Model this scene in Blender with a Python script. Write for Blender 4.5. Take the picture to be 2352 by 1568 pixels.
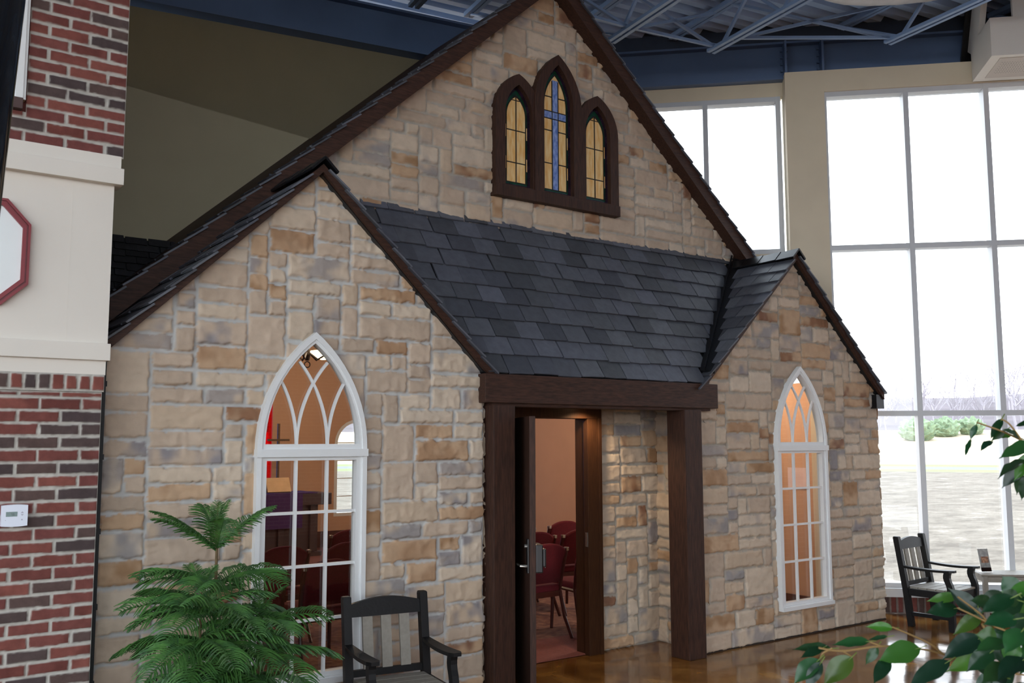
import bpy, bmesh, math, random
import numpy as np
from mathutils import Vector, Matrix

random.seed(7)
PI = math.pi
scene = bpy.context.scene
col = scene.collection
for o in list(bpy.data.objects):
    bpy.data.objects.remove(o)

# ------------------------------------------------------------------ camera
yaw, pitch, roll = math.radians(53.9), math.radians(6.0), math.radians(-0.112)
fh = Vector((math.cos(yaw), math.sin(yaw), 0)); up0 = Vector((0, 0, 1)); rt = fh.cross(up0)
F = fh*math.cos(pitch) + up0*math.sin(pitch); U0 = rt.cross(F)
Rv = rt*math.cos(roll) + U0*math.sin(roll); Uv = -rt*math.sin(roll) + U0*math.cos(roll)
cam = bpy.data.objects.new('camera', bpy.data.cameras.new('camera'))
col.objects.link(cam)
cam.matrix_world = Matrix(((Rv.x, Uv.x, -F.x, 0), (Rv.y, Uv.y, -F.y, 0), (Rv.z, Uv.z, -F.z, 1.8), (0, 0, 0, 1)))
cam.data.sensor_fit = 'HORIZONTAL'; cam.data.sensor_width = 36.0; cam.data.lens = 2163.2*36/2352
cam.data.clip_start = 0.05; cam.data.clip_end = 1000
cam.data.dof.use_dof = True; cam.data.dof.focus_distance = 7.0; cam.data.dof.aperture_fstop = 10.0
scene.camera = cam

# ------------------------------------------------------------------ sky, exposure
w = bpy.data.worlds.new('overcast_sky'); scene.world = w; w.use_nodes = True
nt = w.node_tree; bg = nt.nodes['Background']
tc = nt.nodes.new('ShaderNodeTexCoord'); sp = nt.nodes.new('ShaderNodeSeparateXYZ'); rmp = nt.nodes.new('ShaderNodeValToRGB')
nt.links.new(tc.outputs['Generated'], sp.inputs[0]); nt.links.new(sp.outputs['Z'], rmp.inputs[0])
rmp.color_ramp.elements[0].position = 0.0; rmp.color_ramp.elements[0].color = (0.90, 0.95, 1.0, 1)
rmp.color_ramp.elements[1].position = 0.6; rmp.color_ramp.elements[1].color = (0.80, 0.90, 1.0, 1)
nt.links.new(rmp.outputs[0], bg.inputs['Color']); bg.inputs['Strength'].default_value = SKY = 4.3
scene.view_settings.view_transform = 'Standard'; scene.view_settings.look = 'None'
scene.view_settings.gamma = 1.0; scene.view_settings.use_curve_mapping = False
scene.view_settings.exposure = 0.26
scene.cycles.max_bounces = 10; scene.cycles.diffuse_bounces = 5; scene.cycles.glossy_bounces = 4
scene.cycles.transparent_max_bounces = 24; scene.cycles.transmission_bounces = 6
scene.cycles.caustics_reflective = False; scene.cycles.caustics_refractive = False
scene.cycles.sample_clamp_indirect = 6.0

# ------------------------------------------------------------------ helpers
def s2l(c):
    return tuple((x/255/12.92 if x/255 <= 0.04045 else ((x/255+0.055)/1.055)**2.4) for x in c)

def tag(o, label=None, cat=None, group=None, kind=None):
    if label: o['label'] = label
    if cat: o['category'] = cat
    if group: o['group'] = group
    if kind: o['kind'] = kind
    return o

def empty(name, loc=(0, 0, 0), rz=0.0, **k):
    o = bpy.data.objects.new(name, None); col.objects.link(o)
    o.location = loc; o.rotation_euler = (0, 0, rz); o.empty_display_size = 0.1
    return tag(o, **k)

def link_mesh(name, me, mats, parent=None, smooth=False, **k):
    for m in (mats if isinstance(mats, (list, tuple)) else [mats]): me.materials.append(m)
    if smooth: me.polygons.foreach_set('use_smooth', [True]*len(me.polygons))
    o = bpy.data.objects.new(name, me); col.objects.link(o)
    if parent: o.parent = parent
    return tag(o, **k)

def copy_tree(o, parent=None):
    c = o.copy(); col.objects.link(c)
    if parent: c.parent = parent
    for ch in list(o.children): copy_tree(ch, c)
    return c

class MB:
    def __init__(s): s.v = []; s.f = []; s.m = []; s.c = []; s.cc = (1, 1, 1)
    def add(s, vs, fs, m=0):
        n = len(s.v); s.v += [tuple(v) for v in vs]; s.c += [s.cc]*len(vs)
        s.f += [tuple(i+n for i in f) for f in fs]; s.m += [m]*len(fs); return s
    def box(s, x0, x1, y0, y1, z0, z1, m=0):
        vs = [(x, y, z) for z in (z0, z1) for y in (y0, y1) for x in (x0, x1)]
        return s.add(vs, [(0, 2, 3, 1), (4, 5, 7, 6), (0, 1, 5, 4), (2, 6, 7, 3), (0, 4, 6, 2), (1, 3, 7, 5)], m)
    def bbox(s, x0, x1, y0, y1, z0, z1, b=0.006, m=0):
        """box with chamfered edges"""
        bm = bmesh.new(); bmesh.ops.create_cube(bm, size=1)
        for v in bm.verts: v.co = Vector(((x0+x1)/2+v.co.x*(x1-x0), (y0+y1)/2+v.co.y*(y1-y0), (z0+z1)/2+v.co.z*(z1-z0)))
        bmesh.ops.bevel(bm, geom=bm.edges[:], offset=b, segments=2, affect='EDGES', profile=0.6)
        bm.verts.index_update()
        s.add([v.co[:] for v in bm.verts], [[v.index for v in f.verts] for f in bm.faces], m); bm.free(); return s
    def hexa(s, p, m=0):
        """8 points: bottom quad 0-3, top quad 4-7"""
        return s.add(p, [(3, 2, 1, 0), (4, 5, 6, 7), (0, 1, 5, 4), (1, 2, 6, 5), (2, 3, 7, 6), (3, 0, 4, 7)], m)
    def prism(s, poly, fn, a, b, m=0):
        """poly: list of 2D points; fn(u,v,t)->3D; extruded t=a..b"""
        n = len(poly); vs = [fn(u, v, a) for u, v in poly]+[fn(u, v, b) for u, v in poly]
        fs = [tuple(range(n)), tuple(range(2*n-1, n-1, -1))]+[(i, i+n, (i+1) % n+n, (i+1) % n) for i in range(n)]
        return s.add(vs, fs, m)
    def ring(s, outer, inner, fn, a, b, m=0):
        n = len(outer); vs = [fn(u, v, a) for u, v in outer]+[fn(u, v, a) for u, v in inner]+[fn(u, v, b) for u, v in outer]+[fn(u, v, b) for u, v in inner]
        fs = []
        for i in range(n):
            j = (i+1) % n
            fs += [(i, j, n+j, n+i), (2*n+i, 3*n+i, 3*n+j, 2*n+j), (i, 2*n+i, 2*n+j, j), (n+i, n+j, 3*n+j, 3*n+i)]
        return s.add(vs, fs, m)
    def ribbon(s, path, wn, wy, m=0):
        """bar of rectangular section swept along a path in the x-z plane"""
        P = [Vector(p) for p in path]; vs = []; n = len(P)
        for i, p in enumerate(P):
            d = (P[min(i+1, n-1)]-P[max(i-1, 0)]).normalized(); a = Vector((-d.z, 0, d.x))*wn/2; y = Vector((0, wy/2, 0)); vs += [p-a-y, p+a-y, p+a+y, p-a+y]
        fs = [(i*4+k, i*4+(k+1) % 4, i*4+4+(k+1) % 4, i*4+4+k) for i in range(n-1) for k in range(4)]+[(3, 2, 1, 0), (n*4-4, n*4-3, n*4-2, n*4-1)]
        return s.add(vs, fs, m)
    def tube(s, path, r, seg=8, m=0, caps=True, r2=None):
        path = [Vector(p) for p in path]; n = len(path); vs = []; fs = []
        rs = r if isinstance(r, (list, tuple)) else [r+(((r2 if r2 is not None else r)-r)*i/max(1, n-1)) for i in range(n)]
        prev = None
        for i, p in enumerate(path):
            d = (path[min(i+1, n-1)]-path[max(i-1, 0)]).normalized()
            if prev is None:
                a = d.orthogonal().normalized()
            else:
                a = prev-d*prev.dot(d)
                a = a.normalized() if a.length > 1e-6 else d.orthogonal().normalized()
            prev = a; b = d.cross(a)
            for k in range(seg):
                t = 2*PI*k/seg; vs.append(p+(a*math.cos(t)+b*math.sin(t))*rs[i])
        for i in range(n-1):
            for k in range(seg):
                k2 = (k+1) % seg; fs.append((i*seg+k, i*seg+k2, (i+1)*seg+k2, (i+1)*seg+k))
        if caps: fs += [tuple(range(seg-1, -1, -1)), tuple(range((n-1)*seg, n*seg))]
        return s.add(vs, fs, m)
    def bar(s, p, q, wd, th, upv=(0, 0, 1), m=0):
        """rectangular bar from p to q, wd across, th along upv"""
        p, q = Vector(p), Vector(q); d = (q-p).normalized(); u = Vector(upv); u = (u-d*u.dot(d))
        u = u.normalized() if u.length > 1e-5 else d.orthogonal().normalized()
        a = d.cross(u)*wd/2; u = u*th/2
        return s.hexa([p-a-u, p+a-u, p+a+u, p-a+u, q-a-u, q+a-u, q+a+u, q-a+u], m)
    def lathe(s, prof, c=(0, 0, 0), seg=16, m=0):
        n = len(prof); vs = []; fs = []
        for r, z in prof:
            for k in range(seg): vs.append((c[0]+r*math.cos(2*PI*k/seg), c[1]+r*math.sin(2*PI*k/seg), c[2]+z))
        for i in range(n-1):
            for k in range(seg):
                k2 = (k+1) % seg; fs.append((i*seg+k, i*seg+k2, (i+1)*seg+k2, (i+1)*seg+k))
        fs += [tuple(range(seg-1, -1, -1)), tuple(range((n-1)*seg, n*seg))]
        return s.add(vs, fs, m)
    def build(s, name, mats, parent=None, smooth=False, colors=False, **k):
        me = bpy.data.meshes.new(name); me.from_pydata(s.v, [], s.f)
        me.polygons.foreach_set('material_index', s.m)
        if colors:
            at = me.color_attributes.new('tint', 'FLOAT_COLOR', 'POINT')
            a = np.ones((len(s.v), 4), np.float32); a[:, :3] = np.array(s.c); at.data.foreach_set('color', a.ravel())
        bm = bmesh.new(); bm.from_mesh(me); bmesh.ops.recalc_face_normals(bm, faces=bm.faces); bm.to_mesh(me); bm.free()
        me.update()
        return link_mesh(name, me, mats, parent, smooth, **k)

# ------------------------------------------------------------------ materials
def nodes(name):
    m = bpy.data.materials.new(name); m.use_nodes = True
    return m, m.node_tree, m.node_tree.nodes['Principled BSDF']

def mat(name, c, rough=0.6, var=0.08, scale=8.0, metal=0.0, spec=0.5, bump=0.0, bscale=60.0, stretch=None, c2=None, coat=0.0):
    m, t, p = nodes(name); L = s2l(c)
    p.inputs['Roughness'].default_value = rough; p.inputs['Metallic'].default_value = metal
    p.inputs['Specular IOR Level'].default_value = spec; p.inputs['Coat Weight'].default_value = coat
    tcn = t.nodes.new('ShaderNodeTexCoord'); mp = t.nodes.new('ShaderNodeMapping'); t.links.new(tcn.outputs['Object'], mp.inputs[0])
    if stretch: mp.inputs['Scale'].default_value = stretch
    n = t.nodes.new('ShaderNodeTexNoise'); n.inputs['Scale'].default_value = scale; n.inputs['Detail'].default_value = 5
    t.links.new(mp.outputs[0], n.inputs['Vector'])
    r = t.nodes.new('ShaderNodeValToRGB'); r.color_ramp.elements[0].position = 0.3; r.color_ramp.elements[1].position = 0.7
    if c2 is None:
        r.color_ramp.elements[0].color = tuple(max(0, x*(1-var)) for x in L)+(1,); r.color_ramp.elements[1].color = tuple(min(1, x*(1+var)) for x in L)+(1,)
    else:
        r.color_ramp.elements[0].color = L+(1,); r.color_ramp.elements[1].color = s2l(c2)+(1,)
    t.links.new(n.outputs['Fac'], r.inputs[0]); t.links.new(r.outputs[0], p.inputs['Base Color'])
    if bump:
        b = t.nodes.new('ShaderNodeBump'); b.inputs['Strength'].default_value = bump; b.inputs['Distance'].default_value = 0.01
        n2 = t.nodes.new('ShaderNodeTexNoise'); n2.inputs['Scale'].default_value = bscale; n2.inputs['Detail'].default_value = 4
        t.links.new(mp.outputs[0], n2.inputs['Vector']); t.links.new(n2.outputs['Fac'], b.inputs['Height']); t.links.new(b.outputs[0], p.inputs['Normal'])
    return m

def mat_tint(name, rough=0.85, spec=0.3, var=0.2, scale=25.0, bump=0.3, bscale=90.0):
    """colour of each stone, brick or slate comes from the mesh's tint attribute; noise adds the grain"""
    m, t, p = nodes(name); p.inputs['Roughness'].default_value = rough; p.inputs['Specular IOR Level'].default_value = spec
    at = t.nodes.new('ShaderNodeAttribute'); at.attribute_name = 'tint'
    tcn = t.nodes.new('ShaderNodeTexCoord'); n = t.nodes.new('ShaderNodeTexNoise'); n.inputs['Scale'].default_value = scale; n.inputs['Detail'].default_value = 6
    t.links.new(tcn.outputs['Object'], n.inputs['Vector'])
    mr = t.nodes.new('ShaderNodeMapRange'); mr.inputs[1].default_value = 0.3; mr.inputs[2].default_value = 0.7; mr.inputs[3].default_value = 1-var; mr.inputs[4].default_value = 1+var
    t.links.new(n.outputs['Fac'], mr.inputs[0])
    mx = t.nodes.new('ShaderNodeMix'); mx.data_type = 'RGBA'; mx.blend_type = 'MULTIPLY'; mx.inputs[0].default_value = 1
    t.links.new(at.outputs['Color'], mx.inputs[6]); t.links.new(mr.outputs[0], mx.inputs[7]); t.links.new(mx.outputs[2], p.inputs['Base Color'])
    b = t.nodes.new('ShaderNodeBump'); b.inputs['Strength'].default_value = bump; b.inputs['Distance'].default_value = 0.006
    n2 = t.nodes.new('ShaderNodeTexNoise'); n2.inputs['Scale'].default_value = bscale; n2.inputs['Detail'].default_value = 5
    t.links.new(tcn.outputs['Object'], n2.inputs['Vector']); t.links.new(n2.outputs['Fac'], b.inputs['Height']); t.links.new(b.outputs[0], p.inputs['Normal'])
    return m

def mat_glass(name, tint=(1, 1, 1), refl=1.0):
    m, t, p = nodes(name); t.nodes.remove(p); out = t.nodes['Material Output']
    tr = t.nodes.new('ShaderNodeBsdfTransparent'); tr.inputs[0].default_value = (*tint, 1)
    gl = t.nodes.new('ShaderNodeBsdfGlossy'); gl.inputs['Roughness'].default_value = 0.01
    ge = t.nodes.new('ShaderNodeNewGeometry'); dt = t.nodes.new('ShaderNodeVectorMath'); dt.operation = 'DOT_PRODUCT'      # Schlick reflection of a thin pane
    t.links.new(ge.outputs['Normal'], dt.inputs[0]); t.links.new(ge.outputs['Incoming'], dt.inputs[1])
    mth = []
    for op, v in (('ABSOLUTE', None), ('SUBTRACT', None), ('POWER', 5.0), ('MULTIPLY_ADD', 0.96)):
        q = t.nodes.new('ShaderNodeMath'); q.operation = op; mth.append(q)
        if v is not None: q.inputs[1].default_value = v
    mth[1].inputs[0].default_value = 1.0; mth[3].inputs[2].default_value = 0.04*refl
    t.links.new(dt.outputs['Value'], mth[0].inputs[0]); t.links.new(mth[0].outputs[0], mth[1].inputs[1]); t.links.new(mth[1].outputs[0], mth[2].inputs[0]); t.links.new(mth[2].outputs[0], mth[3].inputs[0])
    mx = t.nodes.new('ShaderNodeMixShader'); t.links.new(mth[3].outputs[0], mx.inputs[0])
    t.links.new(tr.outputs[0], mx.inputs[1]); t.links.new(gl.outputs[0], mx.inputs[2]); t.links.new(mx.outputs[0], out.inputs[0])
    return m

def mat_emit(name, c, s):
    m, t, p = nodes(name); p.inputs['Base Color'].default_value = (*c, 1)
    p.inputs['Emission Color'].default_value = (*c, 1); p.inputs['Emission Strength'].default_value = s
    return m

M = {}
M['stone'] = mat_tint('ledge_stone', var=0.07, scale=14.0, bump=0.12)
M['brick'] = mat_tint('brick_and_mortar', var=0.12, bump=0.25)
M['slate'] = mat_tint('slate', rough=0.5, spec=0.5, var=0.15, scale=18, bump=0.25, bscale=40)
M['timber'] = mat('dark_stained_timber', (44, 28, 22), 0.6, spec=0.3, scale=6, stretch=(2, 14, 14), c2=(72, 46, 35), bump=0.15, bscale=20)
M['timber_v'] = mat('dark_stained_timber_upright', (44, 28, 22), 0.6, spec=0.3, scale=6, stretch=(14, 14, 1.5), c2=(72, 46, 35), bump=0.15, bscale=20)
M['oak'] = mat('stained_oak_casing', (50, 30, 19), 0.4, spec=0.3, scale=7, stretch=(18, 18, 1.2), c2=(70, 44, 27), bump=0.1)
M['black_metal'] = mat('black_flashing', (26, 27, 30), 0.3, metal=0.3)
M['white'] = mat('white_vinyl', (226, 228, 228), 0.4, var=0.02)
M['glass'] = mat_glass('clear_glass')
M['glass_in'] = mat_glass('chapel_glass', (0.95, 0.96, 0.95), 1.0)
M['olive'] = mat('olive_paint', (178, 168, 140), 0.8, var=0.03, scale=3)
M['cream_wall'] = mat('cream_paint', (222, 208, 182), 0.8, var=0.03, scale=3)
M['cream'] = mat('cream_siding', (222, 216, 206), 0.6, var=0.02, scale=3)
M['steel'] = mat('blue_painted_steel', (84, 104, 136), 0.45, var=0.06, scale=4)
M['joist'] = mat('lit_blue_joist_steel', (128, 152, 186), 0.4, var=0.06, scale=4)  # lighter copy of the steel blue; window light is put into the colour
M['deck'] = mat('blue_painted_deck', (168, 190, 218), 0.5, var=0.06, scale=3)
M['mullion'] = mat('white_mullion', (205, 208, 212), 0.45, var=0.02)
M['coral'] = mat('coral_paint', (200, 160, 132), 0.85, var=0.03, scale=3)
M['black'] = mat('black_plastic_lumber', (13, 13, 15), 0.5, spec=0.35, var=0.15, scale=30, bump=0.1)
M['grey'] = mat('grey_plastic_lumber', (140, 134, 124), 0.6, var=0.1, scale=40, bump=0.1)
M['gloss_black'] = mat('gloss_black_paint', (10, 11, 14), 0.12, var=0.1, coat=0.5)
M['red_fabric'] = mat('red_upholstery', (98, 18, 30), 0.95, var=0.15, scale=60)
M['chair_wood'] = mat('cherry_chair_wood', (70, 30, 26), 0.35, var=0.2, scale=20)
M['carpet'] = mat('patterned_carpet', (96, 54, 48), 0.95, scale=14, c2=(146, 106, 84), bump=0.3)
M['plain_carpet'] = mat('rose_carpet', (126, 70, 62), 0.95, var=0.15, scale=60, bump=0.3)
M['iron'] = mat('wrought_iron', (30, 24, 22), 0.5, metal=0.4)
M['lead'] = mat('lead_came', (40, 36, 34), 0.4, metal=0.3)
M['amber'] = mat('amber_opal_glass', (236, 180, 98), 0.3, scale=4, stretch=(9, 9, 2), c2=(250, 222, 164))
M['blue_glass'] = mat('blue_opal_glass', (84, 116, 190), 0.15, scale=7, stretch=(6, 6, 3), c2=(160, 180, 226))
M['green_glass'] = mat('green_glass', (16, 66, 46), 0.1, var=0.4, scale=20)
M['purple_glass'] = mat('deep_purple_glass', (38, 24, 40), 0.08, var=0.4, scale=20)
M['red_frame'] = mat('red_moulding', (128, 30, 40), 0.4)
M['face'] = mat('pale_sign_face', (232, 238, 238), 0.4, var=0.01)
M['plastic'] = mat('white_plastic', (222, 228, 240), 0.4, var=0.01)
M['lcd'] = mat('lcd_green_grey', (120, 140, 138), 0.25, var=0.03)
M['ink'] = mat('dark_ink', (40, 50, 52), 0.5)
M['mark'] = mat('grey_print', (176, 176, 190), 0.5)
M['chrome'] = mat('satin_nickel', (190, 186, 178), 0.25, metal=0.9)
M['bronze'] = mat('dark_bronze_hardware', (48, 46, 46), 0.35, metal=0.5)
M['pine'] = mat('pine_needles', (30, 68, 36), 0.55, scale=9, c2=(78, 126, 54))
M['bark'] = mat('green_brown_bark', (92, 74, 48), 0.8, var=0.2, scale=40)
M['leaf'] = mat('ficus_leaf', (22, 62, 30), 0.22, scale=9, c2=(62, 108, 40), spec=0.6)
M['twig'] = mat('ficus_twig', (130, 104, 62), 0.6)
M['pot'] = mat('terracotta_pot', (120, 78, 58), 0.7)
M['soil'] = mat('potting_soil', (44, 34, 28), 0.95)
M['purple_cloth'] = mat('purple_altar_cloth', (62, 30, 92), 0.85)
M['altar_wood'] = mat('dark_altar_wood', (58, 40, 44), 0.5)
M['paper'] = mat('book_paper', (226, 190, 150), 0.8)
M['brass'] = mat('old_brass', (84, 66, 48), 0.8)
M['bulb'] = mat_emit('lit_lamp_glass', (1.0, 0.72, 0.40), 9.0)
M['dark_shingle'] = mat_tint('dark_roof_shingle', rough=0.7, var=0.2)
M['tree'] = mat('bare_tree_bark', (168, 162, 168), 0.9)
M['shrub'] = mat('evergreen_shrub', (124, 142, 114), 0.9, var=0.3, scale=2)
M['duct'] = mat('white_duct', (206, 206, 206), 0.45)
M['soffit'] = mat('perforated_soffit', (196, 186, 176), 0.7, var=0.02)

# polished stained concrete
m, t, p = nodes('polished_concrete'); M['floor'] = m
p.inputs['Roughness'].default_value = 0.1; p.inputs['Specular IOR Level'].default_value = 0.6
tcn = t.nodes.new('ShaderNodeTexCoord')
n1 = t.nodes.new('ShaderNodeTexNoise'); n1.inputs['Scale'].default_value = 1.6; n1.inputs['Detail'].default_value = 7; n1.inputs['Distortion'].default_value = 1.2
r1 = t.nodes.new('ShaderNodeValToRGB'); e = r1.color_ramp.elements
e[0].position = 0.3; e[0].color = (*s2l((78, 50, 23)), 1); e[1].position = 0.72; e[1].color = (*s2l((162, 118, 58)), 1)
q = e.new(0.5); q.color = (*s2l((114, 76, 34)), 1)
t.links.new(tcn.outputs['Object'], n1.inputs['Vector']); t.links.new(n1.outputs['Fac'], r1.inputs[0]); t.links.new(r1.outputs[0], p.inputs['Base Color'])
n2 = t.nodes.new('ShaderNodeTexNoise'); n2.inputs['Scale'].default_value = 5; b = t.nodes.new('ShaderNodeBump'); b.inputs['Strength'].default_value = 0.06; b.inputs['Distance'].default_value = 0.02
t.links.new(tcn.outputs['Object'], n2.inputs['Vector']); t.links.new(n2.outputs['Fac'], b.inputs['Height']); t.links.new(b.outputs[0], p.inputs['Normal'])

# ------------------------------------------------------------------ numpy relief surfaces (stone and brick)
def vnoise(u, v, freq, seed):
    rs = np.random.RandomState(seed); g = rs.rand(128, 128)
    x = u*freq+17.3; y = v*freq+5.1; xi = np.floor(x).astype(int); yi = np.floor(y).astype(int)
    fx = x-xi; fy = y-yi; fx = fx*fx*(3-2*fx); fy = fy*fy*(3-2*fy); a = lambda i, j: g[(xi+i) % 128, (yi+j) % 128]
    return (a(0, 0)*(1-fx)+a(1, 0)*fx)*(1-fy)+(a(0, 1)*(1-fx)+a(1, 1)*fx)*fy

def sstep(a, b, x):
    t_ = np.clip((x-a)/(b-a), 0, 1); return t_*t_*(3-2*t_)

def ashlar(x0, x1, z0, z1, seed, cu=0.064, cv=0.0515):
    """random ashlar: stones of mixed heights packed on a fine grid, from the bottom up"""
    rs = random.Random(seed); nx = max(2, round((x1-x0)/cu)); nz = round((z1-z0)/cv); cu = (x1-x0)/nx; cv = (z1-z0)/nz
    occ = [[False]*nx for _ in range(nz)]; out = []
    for r in range(nz):
        c = 0
        while c < nx:
            if occ[r][c]: c += 1; continue
            run = 0
            while c+run < nx and not occ[r][c+run]: run += 1
            wd = rs.choice([3, 4, 5, 5, 6, 6, 7, 7, 8, 9, 4, 2]); h = rs.choice([2, 2, 2, 2, 2, 3, 3])
            if rs.random() < 0.045: h = rs.choice([4, 5]); wd = rs.choice([4, 5])
            if wd == 2: h = rs.choice([3, 4])
            if run < wd or run-wd == 1: wd = run if run <= 7 else run//2
            if wd == 1: h = max(h, 3)
            if wd >= 7: h = rs.choice([2, 2, 3])
            h = min(h, nz-r)
            if nz-r-h == 1: h += 1
            for i in range(h):
                for j in range(wd): occ[r+i][c+j] = True
            out.append((x0+c*cu, x0+(c+wd)*cu, z0+r*cv, z0+(r+h)*cv)); c += wd
    return out

TAN = [(194, 174, 154), (202, 184, 163), (190, 170, 150), (204, 187, 167), (184, 165, 146), (196, 175, 152)]
def stone_color(rs):
    k = rs.random(); base = s2l(rs.choice(TAN)); alt = base; s = 0.0
    if k < 0.10: base = s2l((188, 158, 128)); alt = s2l(rs.choice([(142, 104, 78), (134, 98, 78), (158, 124, 92)])); s = 1.0
    elif k < 0.32: alt = s2l(rs.choice([(146, 142, 142), (156, 148, 144), (136, 132, 136)])); s = 0.9
    elif k < 0.40: base = s2l((190, 160, 130)); alt = s2l((164, 130, 100)); s = 0.9
    else: alt = tuple(b_*0.88 for b_ in base); s = 0.6
    return base, alt, s

def relief(name, mt, fn, rects, u0, u1, v0, v1, step, mask, mort, prot, edge, inset, rough, seed, parent, colorfn=stone_color, wob=0.006, ends=(False, False), press=None, **k):
    rs = random.Random(seed)
    nu = int((u1-u0)/step)+2; nv = int((v1-v0)/step)+2
    u = np.linspace(u0, u1, nu); v = np.linspace(v0, v1, nv); Ug, Vg = np.meshgrid(u, v, indexing='ij')
    H = (vnoise(Ug, Vg, 40, seed)-0.5)*0.003; C = np.empty((nu, nv, 3)); C[:] = np.array(s2l(mort))
    C *= (0.92+0.16*vnoise(Ug, Vg, 14, seed+1))[..., None]
    W1 = ((vnoise(Ug, Vg, 20, seed+2)-0.5)*1.3+(vnoise(Ug, Vg, 62, seed+12)-0.5)*0.7)*2*wob; R1 = vnoise(Ug, Vg, 9, seed+3); R2 = vnoise(Ug, Vg, 26, seed+4); R3 = vnoise(Ug, Vg, 60, seed+5)
    wx_ = Ug+0.03*(R1-0.5); wy_ = Vg+0.03*(R2-0.5); RF = np.abs(R1-0.5)*1.2+np.abs(vnoise(wx_, wy_*1.5, 15, seed+6)-0.5)*0.9+np.abs(R2-0.5)*0.4+R3*0.12
    X = Ug.copy()
    for (a, b_, c, d_) in rects:
        i0, i1 = np.searchsorted(u, a), np.searchsorted(u, b_); j0, j1 = np.searchsorted(v, c), np.searchsorted(v, d_)
        base, alt, s = colorfn(rs); pr = prot*rs.uniform(0.7, 1.25); tx, ty = rs.uniform(-1, 1), rs.uniform(-1.6, 0.2); ph = rs.uniform(0, 9)
        if i1 <= i0 or j1 <= j0: continue
        uu = Ug[i0:i1, j0:j1]; vv = Vg[i0:i1, j0:j1]
        L = np.where(a <= u0+1e-6, 9, uu-a) if not ends[0] else uu-a
        Rr = np.where(b_ >= u1-1e-6, 9, b_-uu) if not ends[1] else b_-uu
        d = np.minimum(np.minimum(L, Rr), np.minimum(vv-c, d_-vv))+W1[i0:i1, j0:j1]-inset*rs.uniform(0.7, 1.4)
        S = sstep(0, edge, d); sl = ((uu-(a+b_)/2)/(b_-a)*tx+(vv-(c+d_)/2)/(d_-c)*ty)*prot*0.25
        H[i0:i1, j0:j1] = H[i0:i1, j0:j1]*(1-S)+S*(pr+sl-rough*RF[i0:i1, j0:j1])
        n_ = vnoise(uu+ph, vv-ph, 5.5, seed+9)*0.65+vnoise(uu, vv+ph, 17, seed+10)*0.35
        t_ = sstep(0.38, 0.72, n_)*s
        cl = np.array(base)*(1-t_[..., None])+np.array(alt)*t_[..., None]
        q = sstep(0, 0.006, d)[..., None]
        C[i0:i1, j0:j1] = C[i0:i1, j0:j1]*(1-q)+cl*q
    if press: H = np.where(press(Ug, Vg), np.minimum(H, 0.010), H)      # stones cut back where the window casing sits
    # rounded stone ends at an outside corner
    if ends[0]: X -= np.clip(H, 0, 1)*np.exp(-(Ug-u0)/0.02)*0.8
    if ends[1]: X += np.clip(H, 0, 1)*np.exp(-(u1-Ug)/0.02)*0.8
    P = fn(X, Vg, H)
    idx = np.arange(nu*nv).reshape(nu, nv)
    keep = mask((Ug[:-1, :-1]+Ug[1:, 1:])/2, (Vg[:-1, :-1]+Vg[1:, 1:])/2)
    q = np.stack([idx[:-1, :-1], idx[1:, :-1], idx[1:, 1:], idx[:-1, 1:]], -1)[keep]
    used, inv = np.unique(q.ravel(), return_inverse=True); V = P.reshape(-1, 3)[used].astype(np.float32); nf = len(q)
    me = bpy.data.meshes.new(name); me.vertices.add(len(V)); me.vertices.foreach_set('co', V.ravel())
    me.loops.add(nf*4); me.loops.foreach_set('vertex_index', inv.astype(np.int32).ravel())
    me.polygons.add(nf); me.polygons.foreach_set('loop_start', np.arange(0, nf*4, 4, dtype=np.int32)); me.polygons.foreach_set('loop_total', np.full(nf, 4, np.int32))
    me.polygons.foreach_set('use_smooth', np.ones(nf, bool)); me.update(calc_edges=True)
    at = me.color_attributes.new('tint', 'FLOAT_COLOR', 'POINT'); A = np.ones((len(V), 4), np.float32); A[:, :3] = C.reshape(-1, 3)[used]; at.data.foreach_set('color', A.ravel())
    me.validate()
    return link_mesh(name, me, mt, parent, **k)

def stone_wall(name, fn, u0, u1, v0, v1, seed, parent, mask=None, step=0.009, ends=(False, False), mort=(182, 182, 180), **k):
    return relief(name, M['stone'], fn, ashlar(u0, u1, v0, v1, seed), u0, u1, v0, v1, step, mask or (lambda a, b_: np.ones_like(a, bool)), mort, 0.026, 0.011, 0.006, 0.014, seed, parent, ends=ends, **k)

def front(Y):
    return lambda a, b_, h: np.stack([a, Y-h, b_], -1)
# ------------------------------------------------------------------ room shell
XW = 14.92                    # the window wall is the 45 degree plane x + y = XW
R2 = math.sqrt(0.5)
def wall(s, z, off=0.0):      # point on the window wall: s along it, off outwards
    n = XW*R2+off
    return (n*R2-s*R2, n*R2+s*R2, z)
def wallbox(mb, s0, s1, z0, z1, o0, o1, m=0):
    p = [wall(s0, z0, o0), wall(s1, z0, o0), wall(s1, z0, o1), wall(s0, z0, o1), wall(s0, z1, o0), wall(s1, z1, o0), wall(s1, z1, o1), wall(s0, z1, o1)]
    return mb.hexa(p, m)

f = MB(); f.prism([(-6, -9), (24.0, -9), (9.1, 5.82), (8.2, 6.72), (-6, 6.72)], lambda u, v, t: (u, v, t), -0.1, 0.0)
f.build('floor', M['floor'], kind='structure')

f = MB(); f.box(-60, 80, -70, -9.0, -0.16, -0.05); f.box(-60, -6.0, -9.0, 6.7, -0.16, -0.05)
f.build('ground_forecourt', mat('grey_paving', (128, 124, 120), 0.9), kind='structure')
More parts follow.
